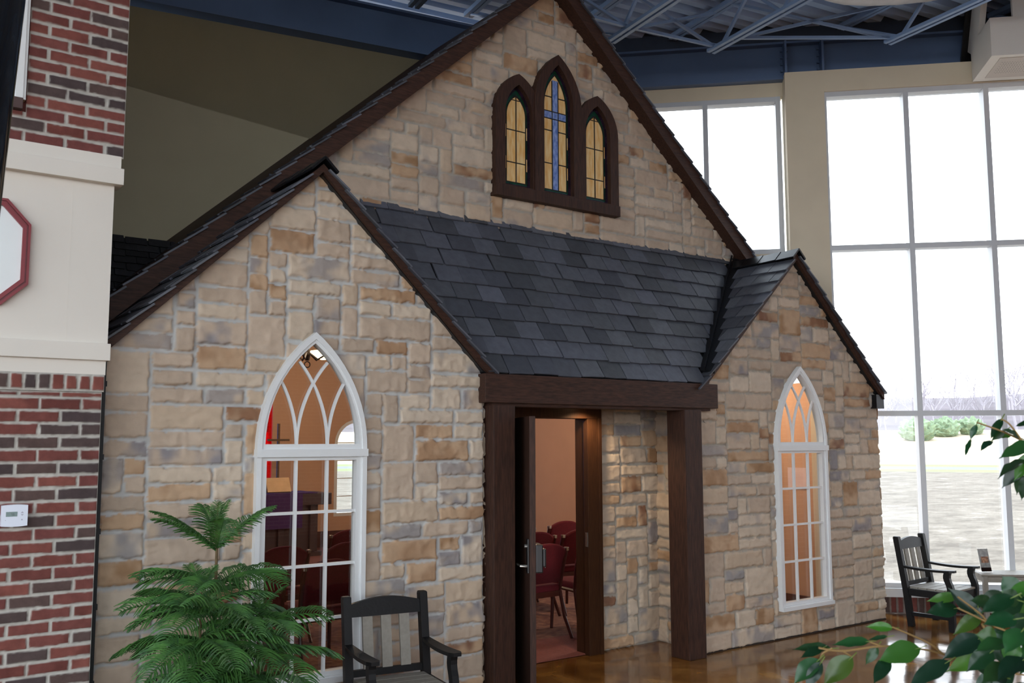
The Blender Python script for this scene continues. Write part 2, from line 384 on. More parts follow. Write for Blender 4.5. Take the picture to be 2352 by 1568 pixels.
# window wall: cream pilaster and header, the recessed upper-left window, the tall window, brick knee wall
b = MB()
wallbox(b, -1.87, -1.45, 2.62, 5.9, 0.0, 0.3)
wallbox(b, -9.5, -1.87, 5.655, 5.9, 0.0, 0.3)
wallbox(b, -1.45, 0.6, 5.70, 6.0, 0.2, 0.35)
wallbox(b, -1.45, 0.6, 3.0, 3.88, 0.2, 0.35)
b.build('wall_right', M['cream_wall'], kind='structure')
b = MB(); wallbox(b, -9.5, 0.9, 6.31, 6.62, 0.12, 0.2); b.build('trim_shadow_gap', mat('deck_shadow_closure', (44, 54, 70), 0.7), kind='structure')  # fills the gap over the girder; dark colour stands in for deck shadow
# the far side of the hall, behind the viewer: brick shop fronts, daylight from the left
m, t, p = nodes('far_brick'); bt = t.nodes.new('ShaderNodeTexBrick'); tcn = t.nodes.new('ShaderNodeTexCoord'); mp = t.nodes.new('ShaderNodeMapping'); mp.inputs['Rotation'].default_value = (PI/2, 0, 0)
t.links.new(tcn.outputs['Object'], mp.inputs[0]); t.links.new(mp.outputs[0], bt.inputs[0]); bt.inputs['Scale'].default_value = 1; bt.inputs['Brick Width'].default_value = 0.21; bt.inputs['Row Height'].default_value = 0.07; bt.inputs['Mortar Size'].default_value = 0.006
bt.inputs['Color1'].default_value = (*s2l((176, 112, 84)), 1); bt.inputs['Color2'].default_value = (*s2l((150, 92, 72)), 1); bt.inputs['Mortar'].default_value = (*s2l((200, 180, 160)), 1)
t.links.new(bt.outputs[0], p.inputs['Base Color']); p.inputs['Roughness'].default_value = 0.85; M['far_brick'] = m
b = MB(); b.box(2.5, 20, -6.2, -6, 0, 6.5); b.build('wall_front', M['far_brick'], kind='structure')
b = MB(); b.box(11.6, 11.8, -6, 2.3, 0, 5.4); b.build('wall_side', M['far_brick'], kind='structure')
b = MB(); b.box(11.8, 12.5, 2.1, 2.3, 0, 5.4); b.build('wall_side_return', M['far_brick'], kind='structure')

def mullion_window(name, s0, s1, z0, z1, vs, hs, off, fw=0.055):
    fr = MB(); d0, d1 = off, off+0.15
    for s in [s0+fw/2]+vs+[s1-fw/2]: wallbox(fr, s-fw/2, s+fw/2, z0, z1, d0, d1)
    for z in [z0+fw/2]+hs+[z1-fw/2]: wallbox(fr, s0, s1, z-fw/2, z+fw/2, d0+0.004, d1-0.004)
    o = fr.build(name, M['mullion'], kind='structure')
    g = MB(); wallbox(g, s0+0.02, s1-0.02, z0+0.02, z1-0.02, off+0.10, off+0.108); g.build('glass_pane', M['glass'], o)
    return o
mullion_window('window_1', -1.42, 0.6, 3.88, 5.70, [-0.577], [], 0.2)
mullion_window('window_2', -9.4, -1.84, 0.255, 5.655, [-2.73-0.83*k for k in range(8)], [2.08, 3.89], 0.02)
b = MB(); wallbox(b, -9.5, -2.2, 0.175, 0.262, -0.05, 0.2); b.build('trim_1', M['mullion'], kind='structure')

def soldier_rects(u0, u1, v0, v1, pitch=0.0677):
    n = round((u1-u0)/pitch); return [(u0+i*(u1-u0)/n, u0+(i+1)*(u1-u0)/n, v0, v1) for i in range(n)]
BRK = [(122, 70, 62), (114, 66, 60), (128, 75, 66), (112, 64, 60), (118, 69, 63)]
def brick_color(rs):
    if rs.random() < 0.3: c = s2l(rs.choice([(80, 66, 64), (88, 70, 66), (74, 62, 62)])); return c, tuple(x*0.8 for x in c), 0.5
    c = s2l(rs.choice(BRK)); return c, s2l((96, 52, 46)), rs.choice([0.2, 0.5, 0.8])
relief('wall_right_base', M['brick'], lambda a, b_, h: np.stack([(XW*R2-h)*R2-a*R2+0*b_, (XW*R2-h)*R2+a*R2, b_], -1), soldier_rects(-4.6, -2.2, 0.005, 0.178),
       -4.6, -2.2, 0.0, 0.178, 0.006, lambda a, b_: np.ones_like(a, bool), (120, 110, 104), 0.008, 0.006, 0.005, 0.003, 31, None, colorfn=brick_color, wob=0.002, kind='structure')
b = MB(); wallbox(b, -9.5, -4.6, 0, 0.178, 0.0, 0.2); wallbox(b, -4.6, -2.2, 0, 0.178, 0.03, 0.2); b.build('wall_right_footing', mat('brick_red', (110, 58, 52), 0.8), kind='structure')

# olive wall behind the chapel, cut to the chapel roof line
def ol(x, z, t): return (x, 8.42-0.171*(x-4.93)+t, z)
b = MB()
b.prism([(-3.0, 0), (1.2, 0), (1.2, 2.5), (5.08, 5.99), (6.9, 4.35), (6.9, 5.86), (-3.0, 5.86)], lambda u, v, t: ol(u, v, t), 0.03, 0.2)
b.build('wall_back', M['olive'], kind='structure')

# ceiling: corrugated steel deck, ribs across, clipped at the window wall
jd = Vector((0.139, 0.990, 0)); rd = Vector((0.990, -0.139, 0))
ZD = 6.47
def deck():
    prof = []; y = -7.0
    while y < 10.5:
        prof += [(y, ZD), (y+0.085, ZD), (y+0.115, ZD+0.075), (y+0.170, ZD+0.075)]; y += 0.2
    vs = []; fs = []
    for y, z in prof:
        lim = (15.15-y*(jd.x+jd.y))/(rd.x+rd.y)
        a = jd*y+rd*-7.0; c = jd*y+rd*min(lim, 16)
        vs += [(a.x, a.y, z), (c.x, c.y, z)]
    for i in range(len(prof)-1): fs.append((2*i, 2*i+1, 2*i+3, 2*i+2))
    n = len(vs); vs += [(v[0], v[1], v[2]+0.12) for v in vs]
    for i in range(len(prof)-1): fs.append((n+2*i+2, n+2*i+3, n+2*i+1, n+2*i))
    mb = MB(); mb.add(vs, fs); return mb
deck().build('ceiling', M['deck'], kind='structure')

# steel girders
def girder(name, pts, z0, z1, side, label):
    """I-beam between two plan points; side = unit vector to its near face"""
    p, q = Vector((*pts[0], 0)), Vector((*pts[1], 0)); sd = Vector((*side, 0)); r = empty(name, label=label, cat='beam', group='steel roof girders')
    up = Vector((0, 0, 1)); c = sd*-0.09; zc = (z0+z1)/2
    w_ = MB(); w_.bar(p+c+up*zc, q+c+up*zc, 0.02, z1-z0-0.03, up); w_.build('web', M['steel'], r)
    for z in (z0+0.0125, z1-0.0125):
        fl = MB(); fl.bar(p+c+up*z, q+c+up*z, 0.2, 0.025, up); fl.build('flange', M['steel'], r)
    return r
a, c = wall(0.75, 0, 0.1), wall(-9.5, 0, 0.1)
g = girder('steel_girder', (a[:2], c[:2]), 5.86, 6.30, (-R2, -R2), 'blue steel girder running along the top of the big white window wall')
for s in (-1.47, -1.87):
    pl = MB(); wallbox(pl, s-0.012, s+0.012, 5.9, 6.275, 0.0, 0.18)
    for z in (5.98, 6.06, 6.14, 6.22): wallbox(pl, s-0.04, s+0.04, z-0.012, z+0.012, 0.15, 0.18)
    pl.build('stiffener_plate', M['steel'], g)
girder('steel_girder', ((-2.5, 8.29+0.171*7.43), (6.9, 8.29-0.171*1.97)), 5.86, 6.30, (-0.168, -0.986), 'dark blue steel girder above the olive wall left of the tall stone gable')

# open-web joists
def joist(x0, y0, length, label, ytop=None):
    """bottom chord ends at (x0, y0) and runs towards the viewer; the top chord sits on the girder"""
    r = empty('roof_joist', label=label, cat='joist', group='open web roof joists'); up = Vector((0, 0, 1))
    e0 = Vector((x0, y0, 0)); zb, zt = 6.0, 6.415; back = ytop
    t_ = MB(); 
    for s in (-0.028, 0.028):
        t_.bar(e0+jd*back+rd*s+up*zt, e0-jd*length+rd*s+up*zt, 0.045, 0.05)
    t_.build('top_chord', M['joist'], r)
    b_ = MB()
    for s in (-0.035, 0.035): b_.bar(e0+rd*s+up*zb, e0-jd*length+rd*s+up*zb, 0.042, 0.035)
    b_.build('bottom_chord', M['joist'], r)
    k = 0; d = 0.18; w_ = MB()
    w_.tube([e0+jd*back*0.95+up*zt, e0-jd*0.18+up*zb], 0.013, 6)
    while d < length-0.8:
        w_.bar(e0-jd*d+up*zb, e0-jd*(d+0.45)+up*zt, 0.03, 0.03); w_.bar(e0-jd*(d+0.45)+up*zt, e0-jd*(d+0.9)+up*zb, 0.03, 0.03)
        d += 0.9
    w_.build('web_bars', M['joist'], r)
    return r
JS = [(3.3, 7.85, 0.75, 'blue roof joist farthest left, above the dark girder over the olive wall'), (4.4, 7.65, 0.75, 'blue roof joist over the olive wall, second from the left'),
      (5.32, 7.5, 0.75, 'blue roof joist just left of the tall gable peak'), (6.5, 7.13, 0.75, 'blue roof joist just right of the tall gable peak'),
      (7.56, 6.69, 0.66, 'blue roof joist ending above the upper left window, in front of the girder'), (8.91, 5.43, 0.62, 'blue roof joist ending near the bolted girder splice plates'),
      (10.0, 4.3, 0.62, 'blue roof joist behind the cream eave box at top right')]
for x, y, bk, lb in JS: joist(x, y, 11.0, lb, bk)
# bridging bars tying the joists together
br = MB(); up = Vector((0, 0, 1))
P7 = lambda x, y, z: Vector((x, y, z))
pairs = [(3, 4, 0.35), (4, 5, 0.35), (2, 3, 0.6)]
for i, (a, b_, d) in enumerate(pairs):
    A = Vector((JS[a][0], JS[a][1], 0))-jd*d; B = Vector((JS[b_][0], JS[b_][1], 0))-jd*(d-0.25)
    r = empty('bridging_brace', label=['crossed blue bracing between joists right of the gable peak', 'crossed blue bracing between joists above the girder splice', 'crossed blue bracing between joists over the gable peak'][i], cat='brace', group='joist bracing')
    for z1, z2 in ((6.0, 6.40), (6.40, 6.0), (6.02, 6.02)):
        m_ = MB(); m_.bar(A+up*z1, B+up*z2, 0.03, 0.03); m_.build('brace_bar', M['joist'], r)

# white round duct under the deck
dct = MB(); dp = [Vector(q) for q in ((7.35, 4.9, 6.36), (7.62, 5.28, 6.35), (7.95, 5.43, 6.335), (8.32, 5.24, 6.315), (8.75, 4.87, 6.335), (9.0, 4.45, 6.36), (9.1, 4.0, 6.36))]
dpp = []
for i in range(len(dp)-1):
    a_, b_, c_, d_ = dp[max(0, i-1)], dp[i], dp[i+1], dp[min(len(dp)-1, i+2)]
    for k in range(8):
        tt = k/8; dpp.append(0.5*((2*b_)+(c_-a_)*tt+(2*a_-5*b_+4*c_-d_)*tt*tt+(3*b_-a_-3*c_+d_)*tt**3))
dct.tube(dpp, [0.13+(0.004 if i % 4 == 0 else 0) for i in range(len(dpp))], 20)
tag(dct.build('air_duct', M['duct'], smooth=True), 'white round ventilation duct under the ribbed blue ceiling', 'duct')

# cream boxed eave with perforated soffit at the top right
ev = empty('eave_return', label='cream boxed roof eave with perforated soffit and black roof edge, top right corner', cat='eave')
A = Vector((9.86, 5.03, 5.66)); B = Vector((9.332, 4.55, 5.66)); wd = Vector((R2, -R2, 0)); dn = Vector((R2, R2, 0))
Bp = A-dn*((A-B).dot(dn))
L = 2.5
m_ = MB(); m_.hexa([A, A+wd*L, B+wd*L, B, A+up*0.40, A+wd*L+up*0.40, B+wd*L+up*0.40, B+up*0.40]); m_.build('box_fascia', M['cream'], ev)
sf = MB(); i0 = A+(B-A)*0.14+wd*0.1; i1 = A+(B-A)*0.9+wd*0.1
sf.hexa([i0-up*0.006, i0+wd*(L-.2)-up*0.006, i1+wd*(L-.2)-up*0.006, i1-up*0.006, i0-up*0.0005, i0+wd*(L-.2)-up*0.0005, i1+wd*(L-.2)-up*0.0005, i1-up*0.0005])
so = sf.build('soffit_panel', M['soffit'], ev)
hd = MB(); e1 = (i1-i0); 
for i in range(5, 17):
    for j in range(2, 40):
        c_ = i0+e1*(i/20)+wd*(j*0.025+0.02*(i % 2))-up*0.0065
        hd.add([c_+wd*0.005*math.cos(k*PI/3)+dn*0.005*math.sin(k*PI/3) for k in range(6)], [tuple(range(6))])
hd.build('soffit_holes', M['bronze'], so)
m_ = MB(); D_ = (B-A).normalized(); sl = (D_*0.55+up*0.85).normalized()
m_.bar(A+up*0.30+D_*0.02+wd*0.03, A+up*0.30+sl*0.7+wd*0.03, 0.06, 0.36, D_); m_.build('rake_trim', M['cream'], ev)
m_ = MB(); m_.bar(A+up*0.30-D_*0.20+wd*0.01, A+up*0.30-D_*0.20+sl*0.7+wd*0.01, 0.14, 0.04, D_); m_.build('roof_edge', M['black_metal'], ev)
m_ = MB(); m_.bar(B+up*0.58+wd*0.25+dn*.1, B+up*0.58+wd*L+dn*.1, 0.04, 0.40, up); m_.build('gable_siding', M['cream'], ev)

# ------------------------------------------------------------------ the stone chapel
ch = empty('stone_chapel', (0, 0, 0), label='small indoor stone chapel with steep slate roofs and brown timber entrance', cat='building')
YF, YG, YR = 5.67, 6.40, 6.28
def arch_pts(cx, half, zspring, apex, zb, n=12):
    """outline of a pointed lancet, from bottom left round to bottom right"""
    h = apex-zspring; r = (half*half+h*h)/(2*half); th = math.atan2(h, r-half); L_ = []
    for i in range(n+1):
        a_ = th*i/n; L_.append((cx-half+r-r*math.cos(a_), zspring+r*math.sin(a_)))
    Rr = [(2*cx-x, z) for x, z in reversed(L_[:-1])]
    return [(cx-half, zb)]+L_+Rr+[(cx+half, zb)]
def in_arch(u, v, cx, half, zspring, apex, zb):
    h = apex-zspring; r = (half*half+h*h)/(2*half); x = np.abs(u-cx); dz = np.clip(v-zspring, 0, None)
    lim = np.sqrt(np.clip(r*r-dz*dz, 0, None))-(r-half)
    return (x < lim) & (v > zb) & (v < apex)
def gable_mask(cx, peak, slope, holes=(), zmin=-1, extra=None):
    def f_(u, v):
        k = (v < peak-slope*np.abs(u-cx)) & (v > zmin)
        for h in holes: k &= ~in_arch(u, v, *h)
        if extra: k &= extra(u, v)
        return k
    return f_
LX, RX = 2.535, 7.495
stone_wall('stone_wall', front(YF), 1.27, 3.87, 0, 3.62, 11, ch, gable_mask(2.555, 3.583, 0.965, [(LX, 0.35, 1.74, 2.44, 0.32)]), ends=(True, True), press=lambda u, v: in_arch(u, v, LX, 0.388, 1.745, 2.515, 0.27), label='left gabled stone front with tall arched window')
stone_wall('stone_wall', front(YF), 6.09, 8.80, 0, 3.62, 23, ch, gable_mask(7.46, 3.556, 0.96, [(RX, 0.35, 1.74, 2.44, 0.28)]), step=0.010, ends=(True, True), press=lambda u, v: in_arch(u, v, RX, 0.388, 1.745, 2.515, 0.235), mort=(168, 160, 148), label='right gabled stone front with arched window')
def trip(u, v):
    k = in_arch(u, v, 5.135, 0.2, 4.8, 5.17, 3.94) | in_arch(u, v, 4.70, 0.18, 4.62, 4.90, 3.94) | in_arch(u, v, 5.60, 0.18, 4.62, 4.90, 3.94)
    return ~k
stone_wall('stone_wall', front(YG), 2.2, 8.1, 3.2, 5.94, 37, ch, gable_mask(5.08, 5.94, 0.9, extra=trip), step=0.011, mort=(172, 166, 156), label='tall upper stone gable above the slate porch roof')
stone_wall('stone_wall', front(YR), 5.44, 6.22, 0, 2.25, 41, ch, step=0.009, mort=(168, 160, 148), label='recessed stone wall right of the door')
stone_wall('stone_wall', lambda a, b_, h: np.stack([6.22-h, a, b_], -1), 5.66, 6.29, 0, 2.25, 43, ch, step=0.011, mort=(168, 160, 148), label='stone side wall of the porch recess')
stone_wall('stone_wall', lambda a, b_, h: np.stack([3.87+h, a, b_], -1), 5.67, 6.29, 0, 2.25, 47, ch, step=0.015, label='stone return on the left of the porch')
stone_wall('stone_wall', lambda a, b_, h: np.stack([1.27-h, a, b_], -1), 5.67, 6.4, 0, 2.35, 53, ch, step=0.015, label='stone return beside the brick pier')
stone_wall('stone_wall', lambda a, b_, h: np.stack([8.80+h, a, b_], -1), 5.67, 6.05, 0, 2.3, 59, ch, step=0.015, label='right hand stone return of the chapel')
b = MB(); b.box(3.88, 4.42, YR-0.02, YR+0.06, 0, 2.25); b.box(3.88, 6.21, YR, YR+0.05, 2.08, 3.3); b.build('porch_panel', M['timber'], ch)
b = MB(); b.box(3.88, 6.21, 5.62, YR, 2.105, 2.14); b.build('porch_soffit', M['timber'], ch)
# thresholds of stone: dark joint at the foot of the right wing
b = MB(); b.box(6.10, 8.79, 5.655, 5.67, 0.0, 0.012); b.build('base_joint', M['soil'], ch)

# slate roofs
def slates(name, O, U, V, nu, nv, tw, te, keep, seed, parent, base=(78, 81, 88), thick=0.012, mt='slate', clip=None, **k):
    """courses of slates on the plane O + u U + v V (V up the slope), each a thin tile tilted over the course below"""
    U, V = Vector(U).normalized(), Vector(V).normalized(); N = U.cross(V); O = Vector(O); rs = random.Random(seed); mb = MB()
    for r in range(nv):
        for c in range(-1, nu+1):
            u0 = (c+(0.5 if r % 2 else 0.0)+rs.uniform(-.03, .03))*tw; u1 = u0+tw-0.006; v0 = r*te+rs.uniform(-0.006, 0.006); v1 = v0+te*1.12
            if not keep((u0+u1)/2, v0+te*0.5): continue
            if clip: cl_ = clip(v0) if callable(clip) else clip; u0, u1 = max(u0, cl_[0]), min(u1, cl_[1])
            if u1-u0 < 0.03: continue
            g_ = rs.uniform(0.7, 1.5); c_ = s2l(base); mb.cc = (c_[0]*g_, c_[1]*g_, c_[2]*g_*rs.uniform(0.98, 1.08))
            d0 = 0.018+rs.uniform(0, 0.004); d1 = 0.002
            ch_ = 0.006
            pts = [(u0, v0+ch_), (u0+ch_, v0+rs.uniform(-.003, .003)), ((u0+u1)/2, v0+rs.uniform(-.004, .004)), (u1-ch_, v0+rs.uniform(-.003, .003)), (u1, v0+ch_), (u1-rs.uniform(0, .004), v1), (u0+rs.uniform(0, .004), v1)]
            hh = lambda v: d0+(d1-d0)*(v-v0)/(v1-v0)
            top = [O+U*a_+V*b_+N*hh(b_) for a_, b_ in pts]; bot = [p_-N*thick for p_ in top]; n = len(pts)
            mb.add(top+bot, [tuple(range(n)), tuple(range(2*n-1, n-1, -1))]+[(i, i+n, (i+1) % n+n, (i+1) % n) for i in range(n)])
    mb.cc = (1, 1, 1)
    return mb.build(name, M[mt], parent, colors=True, **k)
# porch roof: steep plane between the two wings
PV = Vector((0, 0.80, 1.335)); PL = PV.length
def keep_porch(u, v):
    x = 2.4+u; z = 2.285+v/PL*1.335
    return 2.45+(3.60-z)/0.965 < x < 7.58-(3.60-z)/0.96 and v < PL+0.05
slates('slate_roof', (2.4, 5.595, 2.285), (1, 0, 0), PV, 23, 10, 0.235, 0.168, keep_porch, 5, ch, clip=lambda v: (2.50+(3.60-2.285-v/PL*1.335)/0.965-2.4, 7.52-(3.60-2.285-v/PL*1.335)/0.96-2.4), label='dark slate roof over the porch')
b = MB(); b.hexa([(3.88, 5.64, 2.25), (6.2, 5.64, 2.25), (7.48, 6.43, 3.55), (2.6, 6.43, 3.55), (3.86, 5.60, 2.275), (6.2, 5.60, 2.275), (7.48, 6.40, 3.605), (2.6, 6.40, 3.605)])
b.build('roof_deck', M['black_metal'], ch)
# wing roofs: two slopes each, from the rake back to the tall gable
def wing_roof(cx, ztop, slope, x0, x1, seed, tag_):
    for sg, xe in ((-1, x0), (1, x1)):
        run = abs(xe-cx); ln = run*math.hypot(1, slope); Vd = Vector((-sg, 0, slope)); Ud = Vector((0, -1, 0)) if sg < 0 else Vector((0, 1, 0))
        O = Vector((xe, 6.42 if sg < 0 else 5.555, ztop-0.035-slope*run)); nu = 4
        slates('slate_roof', O, Ud, Vd, nu, int(ln/0.168)+1, 0.217, 0.168, lambda u, v: -.05 <= u <= 0.92 and v < ln-0.09, seed, ch, clip=(0.0, 0.868), label=tag_+(' left slope' if sg < 0 else ' right slope'))
        d_ = MB(); a_ = Vector((cx, 5.62, ztop-0.055)); e_ = Vector((xe, 5.62, ztop-0.055-slope*run)); n_ = Vector((sg*slope, 0, 1)).normalized()
        d_.hexa([e_-n_*0.03, a_-n_*0.03, a_-n_*0.03+Vector((0, 0.8, 0)), e_-n_*0.03+Vector((0, 0.8, 0)), e_, a_, a_+Vector((0, 0.8, 0)), e_+Vector((0, 0.8, 0))]); d_.build('roof_deck', M['black_metal'], ch)
    cp = MB(); 
    for k in range(4):
        y0 = 5.555+k*0.215; zc = ztop+0.012
        for sg in (-1, 1):
            n_ = Vector((sg*slope, 0, 1)).normalized(); dwn = Vector((sg, 0, -slope)).normalized()
            p = Vector((cx, y0, zc-0.01)); q = p+dwn*0.13; L_ = Vector((0, 0.225, 0.0)); lift = Vector((0, 0, 0.006))
            cp.hexa([p-n_*.006, q-n_*.006, q-n_*.006+L_, p-n_*.006+L_, p+n_*.006+lift, q+n_*.006+lift, q+n_*.006+L_, p+n_*.006+L_])
    cp.build('ridge_slates', M['black_metal'], ch)
wing_roof(2.55, 3.64, 0.965, 1.24, 3.93, 61, 'left wing roof')
wing_roof(7.46, 3.615, 0.96, 6.05, 8.83, 62, 'right wing roof')
# valley flashing between the porch roof and the right wing
b = MB(); p0 = Vector((6.19, 5.606, 2.393)); p1 = Vector((7.50, 6.39, 3.655))
b.bar(p0, p1, 0.13, 0.02, (-0.6, -0.6, 0.5)); b.bar(p0+Vector((-.05, -.012, .02)), p1+Vector((-.05, -.012, .02)), 0.014, 0.035, (-0.6, -0.6, 0.5)); b.build('valley_flashing', M['black_metal'], ch)
# main roof
for sg in (-1, 1):
    xe = 1.24 if sg < 0 else 8.9; run = abs(xe-5.08); sl_ = 0.9; Vd = Vector((-sg, 0, sl_)); ln = run*math.hypot(1, sl_)
    O = Vector((xe, 6.62 if sg < 0 else 6.235, 6.03-0.03-sl_*run))
    slates('slate_roof', O, (0, -1, 0) if sg < 0 else (0, 1, 0), Vd, 2, int(ln/0.17)+1, 0.19, 0.17, lambda u, v: -.05 <= u <= 0.43 and v < ln-.09, 63+sg, ch, clip=(0.0, 0.388), label='tall gable roof edge, '+('left' if sg < 0 else 'right')+' slope')
    d_ = MB(); a_ = Vector((5.08, 6.33, 5.985)); e_ = Vector((xe, 6.33, 5.985-sl_*run)); n_ = Vector((sg*sl_, 0, 1)).normalized(); back = Vector((0, 7.2, 0))
    d_.hexa([e_-n_*0.05, a_-n_*0.05, a_-n_*0.05+back, e_-n_*0.05+back, e_, a_, a_+back, e_+back]); d_.build('roof_deck', M['timber'], ch)
# rake boards (brown bargeboards)
def rake(cx, ztop, slope, x0, x1, y0, y1, th, drop, lab, extra=0.0):
    for sg, xe in ((-1, x0), (1, x1)):
        run = abs(xe-cx); v0 = drop; v1 = drop+th
        P = lambda x, z, y: (cx+sg*x, y, z)
        m_ = MB(); pts = [(0, ztop-v1), (run, ztop-v1-slope*run), (run, ztop-v0-slope*run), (0, ztop-v0)]
        m_.prism(pts, lambda u, v, t: (cx+sg*u, t, v), y0, y1)
        m_.build('rake_board', M['timber'], ch, label=lab+(' left' if sg < 0 else ' right')+' bargeboard')
rake(2.55, 3.64, 0.965, 1.245, 3.925, 5.585, 5.67, 0.055, 0.035, 'left wing')
rake(7.46, 3.615, 0.96, 6.06, 8.82, 5.585, 5.67, 0.06, 0.035, 'right wing')
rake(5.08, 6.03, 0.9, 1.245, 8.5, 6.255, 6.43, 0.165, 0.02, 'tall gable')
b = MB(); b.box(8.70, 8.83, 5.60, 5.72, 2.12, 2.26); b.build('eave_block', M['black_metal'], ch)
# porch beam and posts
b = MB(); b.bbox(3.83, 6.285, 5.575, 5.80, 2.072, 2.283, 0.006); b.box(3.9, 6.21, 5.60, 5.78, 2.05, 2.075); b.build('porch_beam', M['timber'], ch)
for x0, x1 in ((3.895, 4.085), (5.855, 6.06)):
    b = MB(); b.bbox(x0, x1, 5.565, 5.775, 0, 2.055, 0.006); b.build('porch_post', M['timber_v'], ch)
b = MB(); b.box(3.80, 3.875, 5.70, 5.76, 0, 2.07); b.build('post_backing', M['timber_v'], ch)

# door frame, leaf and hardware
df = MB()
for x0, x1 in ((4.36, 4.49), (5.315, 5.47)):
    df.bbox(x0, x1, 6.19, 6.25, 0, 1.99, 0.004); df.bbox(x1-0.035 if x0 > 5 else x0, x1 if x0 > 5 else x0+0.035, 6.18, 6.2, 0, 1.99, 0.003)
    df.box(x0+0.02 if x0 > 5 else x0, x1-0.03, 6.25, 6.38, 0, 1.985)
df.box(5.345, 5.365, 6.27, 6.32, 0, 1.985); df.bbox(4.355, 5.475, 6.186, 6.25, 1.986, 2.10, 0.004); df.box(4.45, 5.345, 6.25, 6.38, 1.985, 2.03)
fr = df.build('door_frame', M['oak'], ch)
b = MB(); b.box(5.309, 5.316, 6.20, 6.225, 0.90, 1.02); b.build('strike_plate', M['chrome'], fr)
hinge = Vector((4.50, 6.235, 0)); free = Vector((4.112, 5.43, 0)); dv = (free-hinge); dw = dv.length; dang = math.atan2(dv.y, dv.x)
dr = MB(); dr.bbox(0, dw, 0, 0.045, 0.01, 1.975, 0.003)
door = dr.build('door', M['timber_v'], ch, label='dark brown entrance door standing open'); door.location = hinge; door.rotation_euler = (0, 0, dang)
# local +y of the leaf is its inner (right hand) face
b = MB(); b.bbox(dw-0.16, dw-0.005, 0.045, 0.10, 0.86, 1.06, 0.01); b.bbox(dw-0.12, dw-0.015, 0.10, 0.125, 0.90, 1.03, 0.01); b.build('exit_device', M['bronze'], door)
b = MB(); b.box(dw-0.10, dw-0.06, 0.125, 0.127, 0.89, 0.92); b.build('white_tag', M['face'], door)
b = MB(); b.bbox(dw-0.075, dw-0.02, -0.012, 0, 0.86, 1.10, 0.003); b.build('lock_plate', M['bronze'], door)
b = MB(); b.tube([(dw-0.045, -0.01, 0.91), (dw-0.045, -0.055, 0.91), (dw-0.17, -0.06, 0.91)], 0.009, 8); b.build('lever_handle', M['chrome'], door)
b = MB(); b.tube([(dw-0.045, -0.01, 1.05), (dw-0.045, -0.03, 1.05)], 0.014, 10); b.build('key_cylinder', M['chrome'], door)
for z in (0.25, 1.75):
    b = MB(); b.box(-0.01, 0.05, -0.008, 0.0, z-0.06, z+0.06); b.build('hinge', M['bronze'], door)

# arched windows
def tracery(mb, x0, x1, half=0.306, zs=1.765, r=0.82, w_=0.017):
    """intersecting Gothic bars springing from the two uprights"""
    for v, sgs in ((x0, (1, -1)), (x1, (1, -1))):
        for sg in sgs:
            pts = []; 
            for i in range(15):
                dz = i*0.045; 
                if dz > 0.8: break
                x = v+sg*(r-math.sqrt(r*r-dz*dz)); lim = math.sqrt(max(0, r*r-dz*dz))-(r-half-0.02)
                if abs(x) > lim: break
                pts.append((x, 0.0, zs+dz))
            mb.ribbon(pts, w_, 0.019 if sg > 0 else 0.017)
def arched_window(zb):
    fnw = lambda u, v, t: (u, t, v); dz = zb-0.30
    o = MB()
    o.ring(arch_pts(0, 0.375, 1.745, 2.497, zb), arch_pts(0, 0.345, 1.745, 2.452, zb+0.03), fnw, -0.038, 0.06)
    o.ring(arch_pts(0, 0.35, 1.745, 2.462, 1.735), arch_pts(0, 0.320, 1.78, 2.425, 1.78), fnw, -0.028, 0.04)
    o.ring([(-.35, zb+.02), (-.35, 1.715), (.35, 1.715), (.35, zb+.02)], [(-.306, zb+.058), (-.306, 1.677), (.306, 1.677), (.306, zb+.058)], fnw, -0.022, 0.04)
    o.ring([(-.30, zb+.062), (-.30, 1.672), (.30, 1.672), (.30, zb+.062)][::1], [(-.292, zb+.07), (-.292, 1.664), (.292, 1.664), (.292, zb+.07)], fnw, -0.006, 0.04) if False else None
    o.box(-0.378, 0.378, -0.05, 0.05, 1.70, 1.748); o.box(-0.38, 0.38, -0.055, 0.05, zb-0.012, zb+0.02)
    fr_ = o.build('arched_window', M['white'], ch)
    g_ = MB()
    for x in (-0.107, 0.105): g_.box(x-0.009, x+0.009, -0.012, 0.012, zb+0.05, 1.69)
    for z in (0.683, 1.017, 1.35): g_.box(-0.315, 0.315, -0.011, 0.011, z-0.009, z+0.009)
    tracery(g_, -0.107, 0.105)
    g_.build('window_grille', M['white'], fr_)
    gl = MB(); gl.prism([(-.33, zb+.04), (-.33, 1.69), (.33, 1.69), (.33, zb+.04)], fnw, 0.018, 0.022); gl.build('glass_pane', M['glass_in'], fr_, label='lower rectangular glass')
    gl = MB(); gl.prism(arch_pts(0, 0.33, 1.75, 2.44, 1.75), fnw, 0.018, 0.022); gl.build('glass_pane', M['glass_in'], fr_, label='upper pointed glass')
    return fr_
wl = arched_window(0.30); wl.location = (LX, YF-0.02, 0); wl['label'] = 'arched window of the left gable'
wr = arched_window(0.265); wr.location = (RX, YF-0.02, 0); wr['label'] = 'arched window of the right gable'

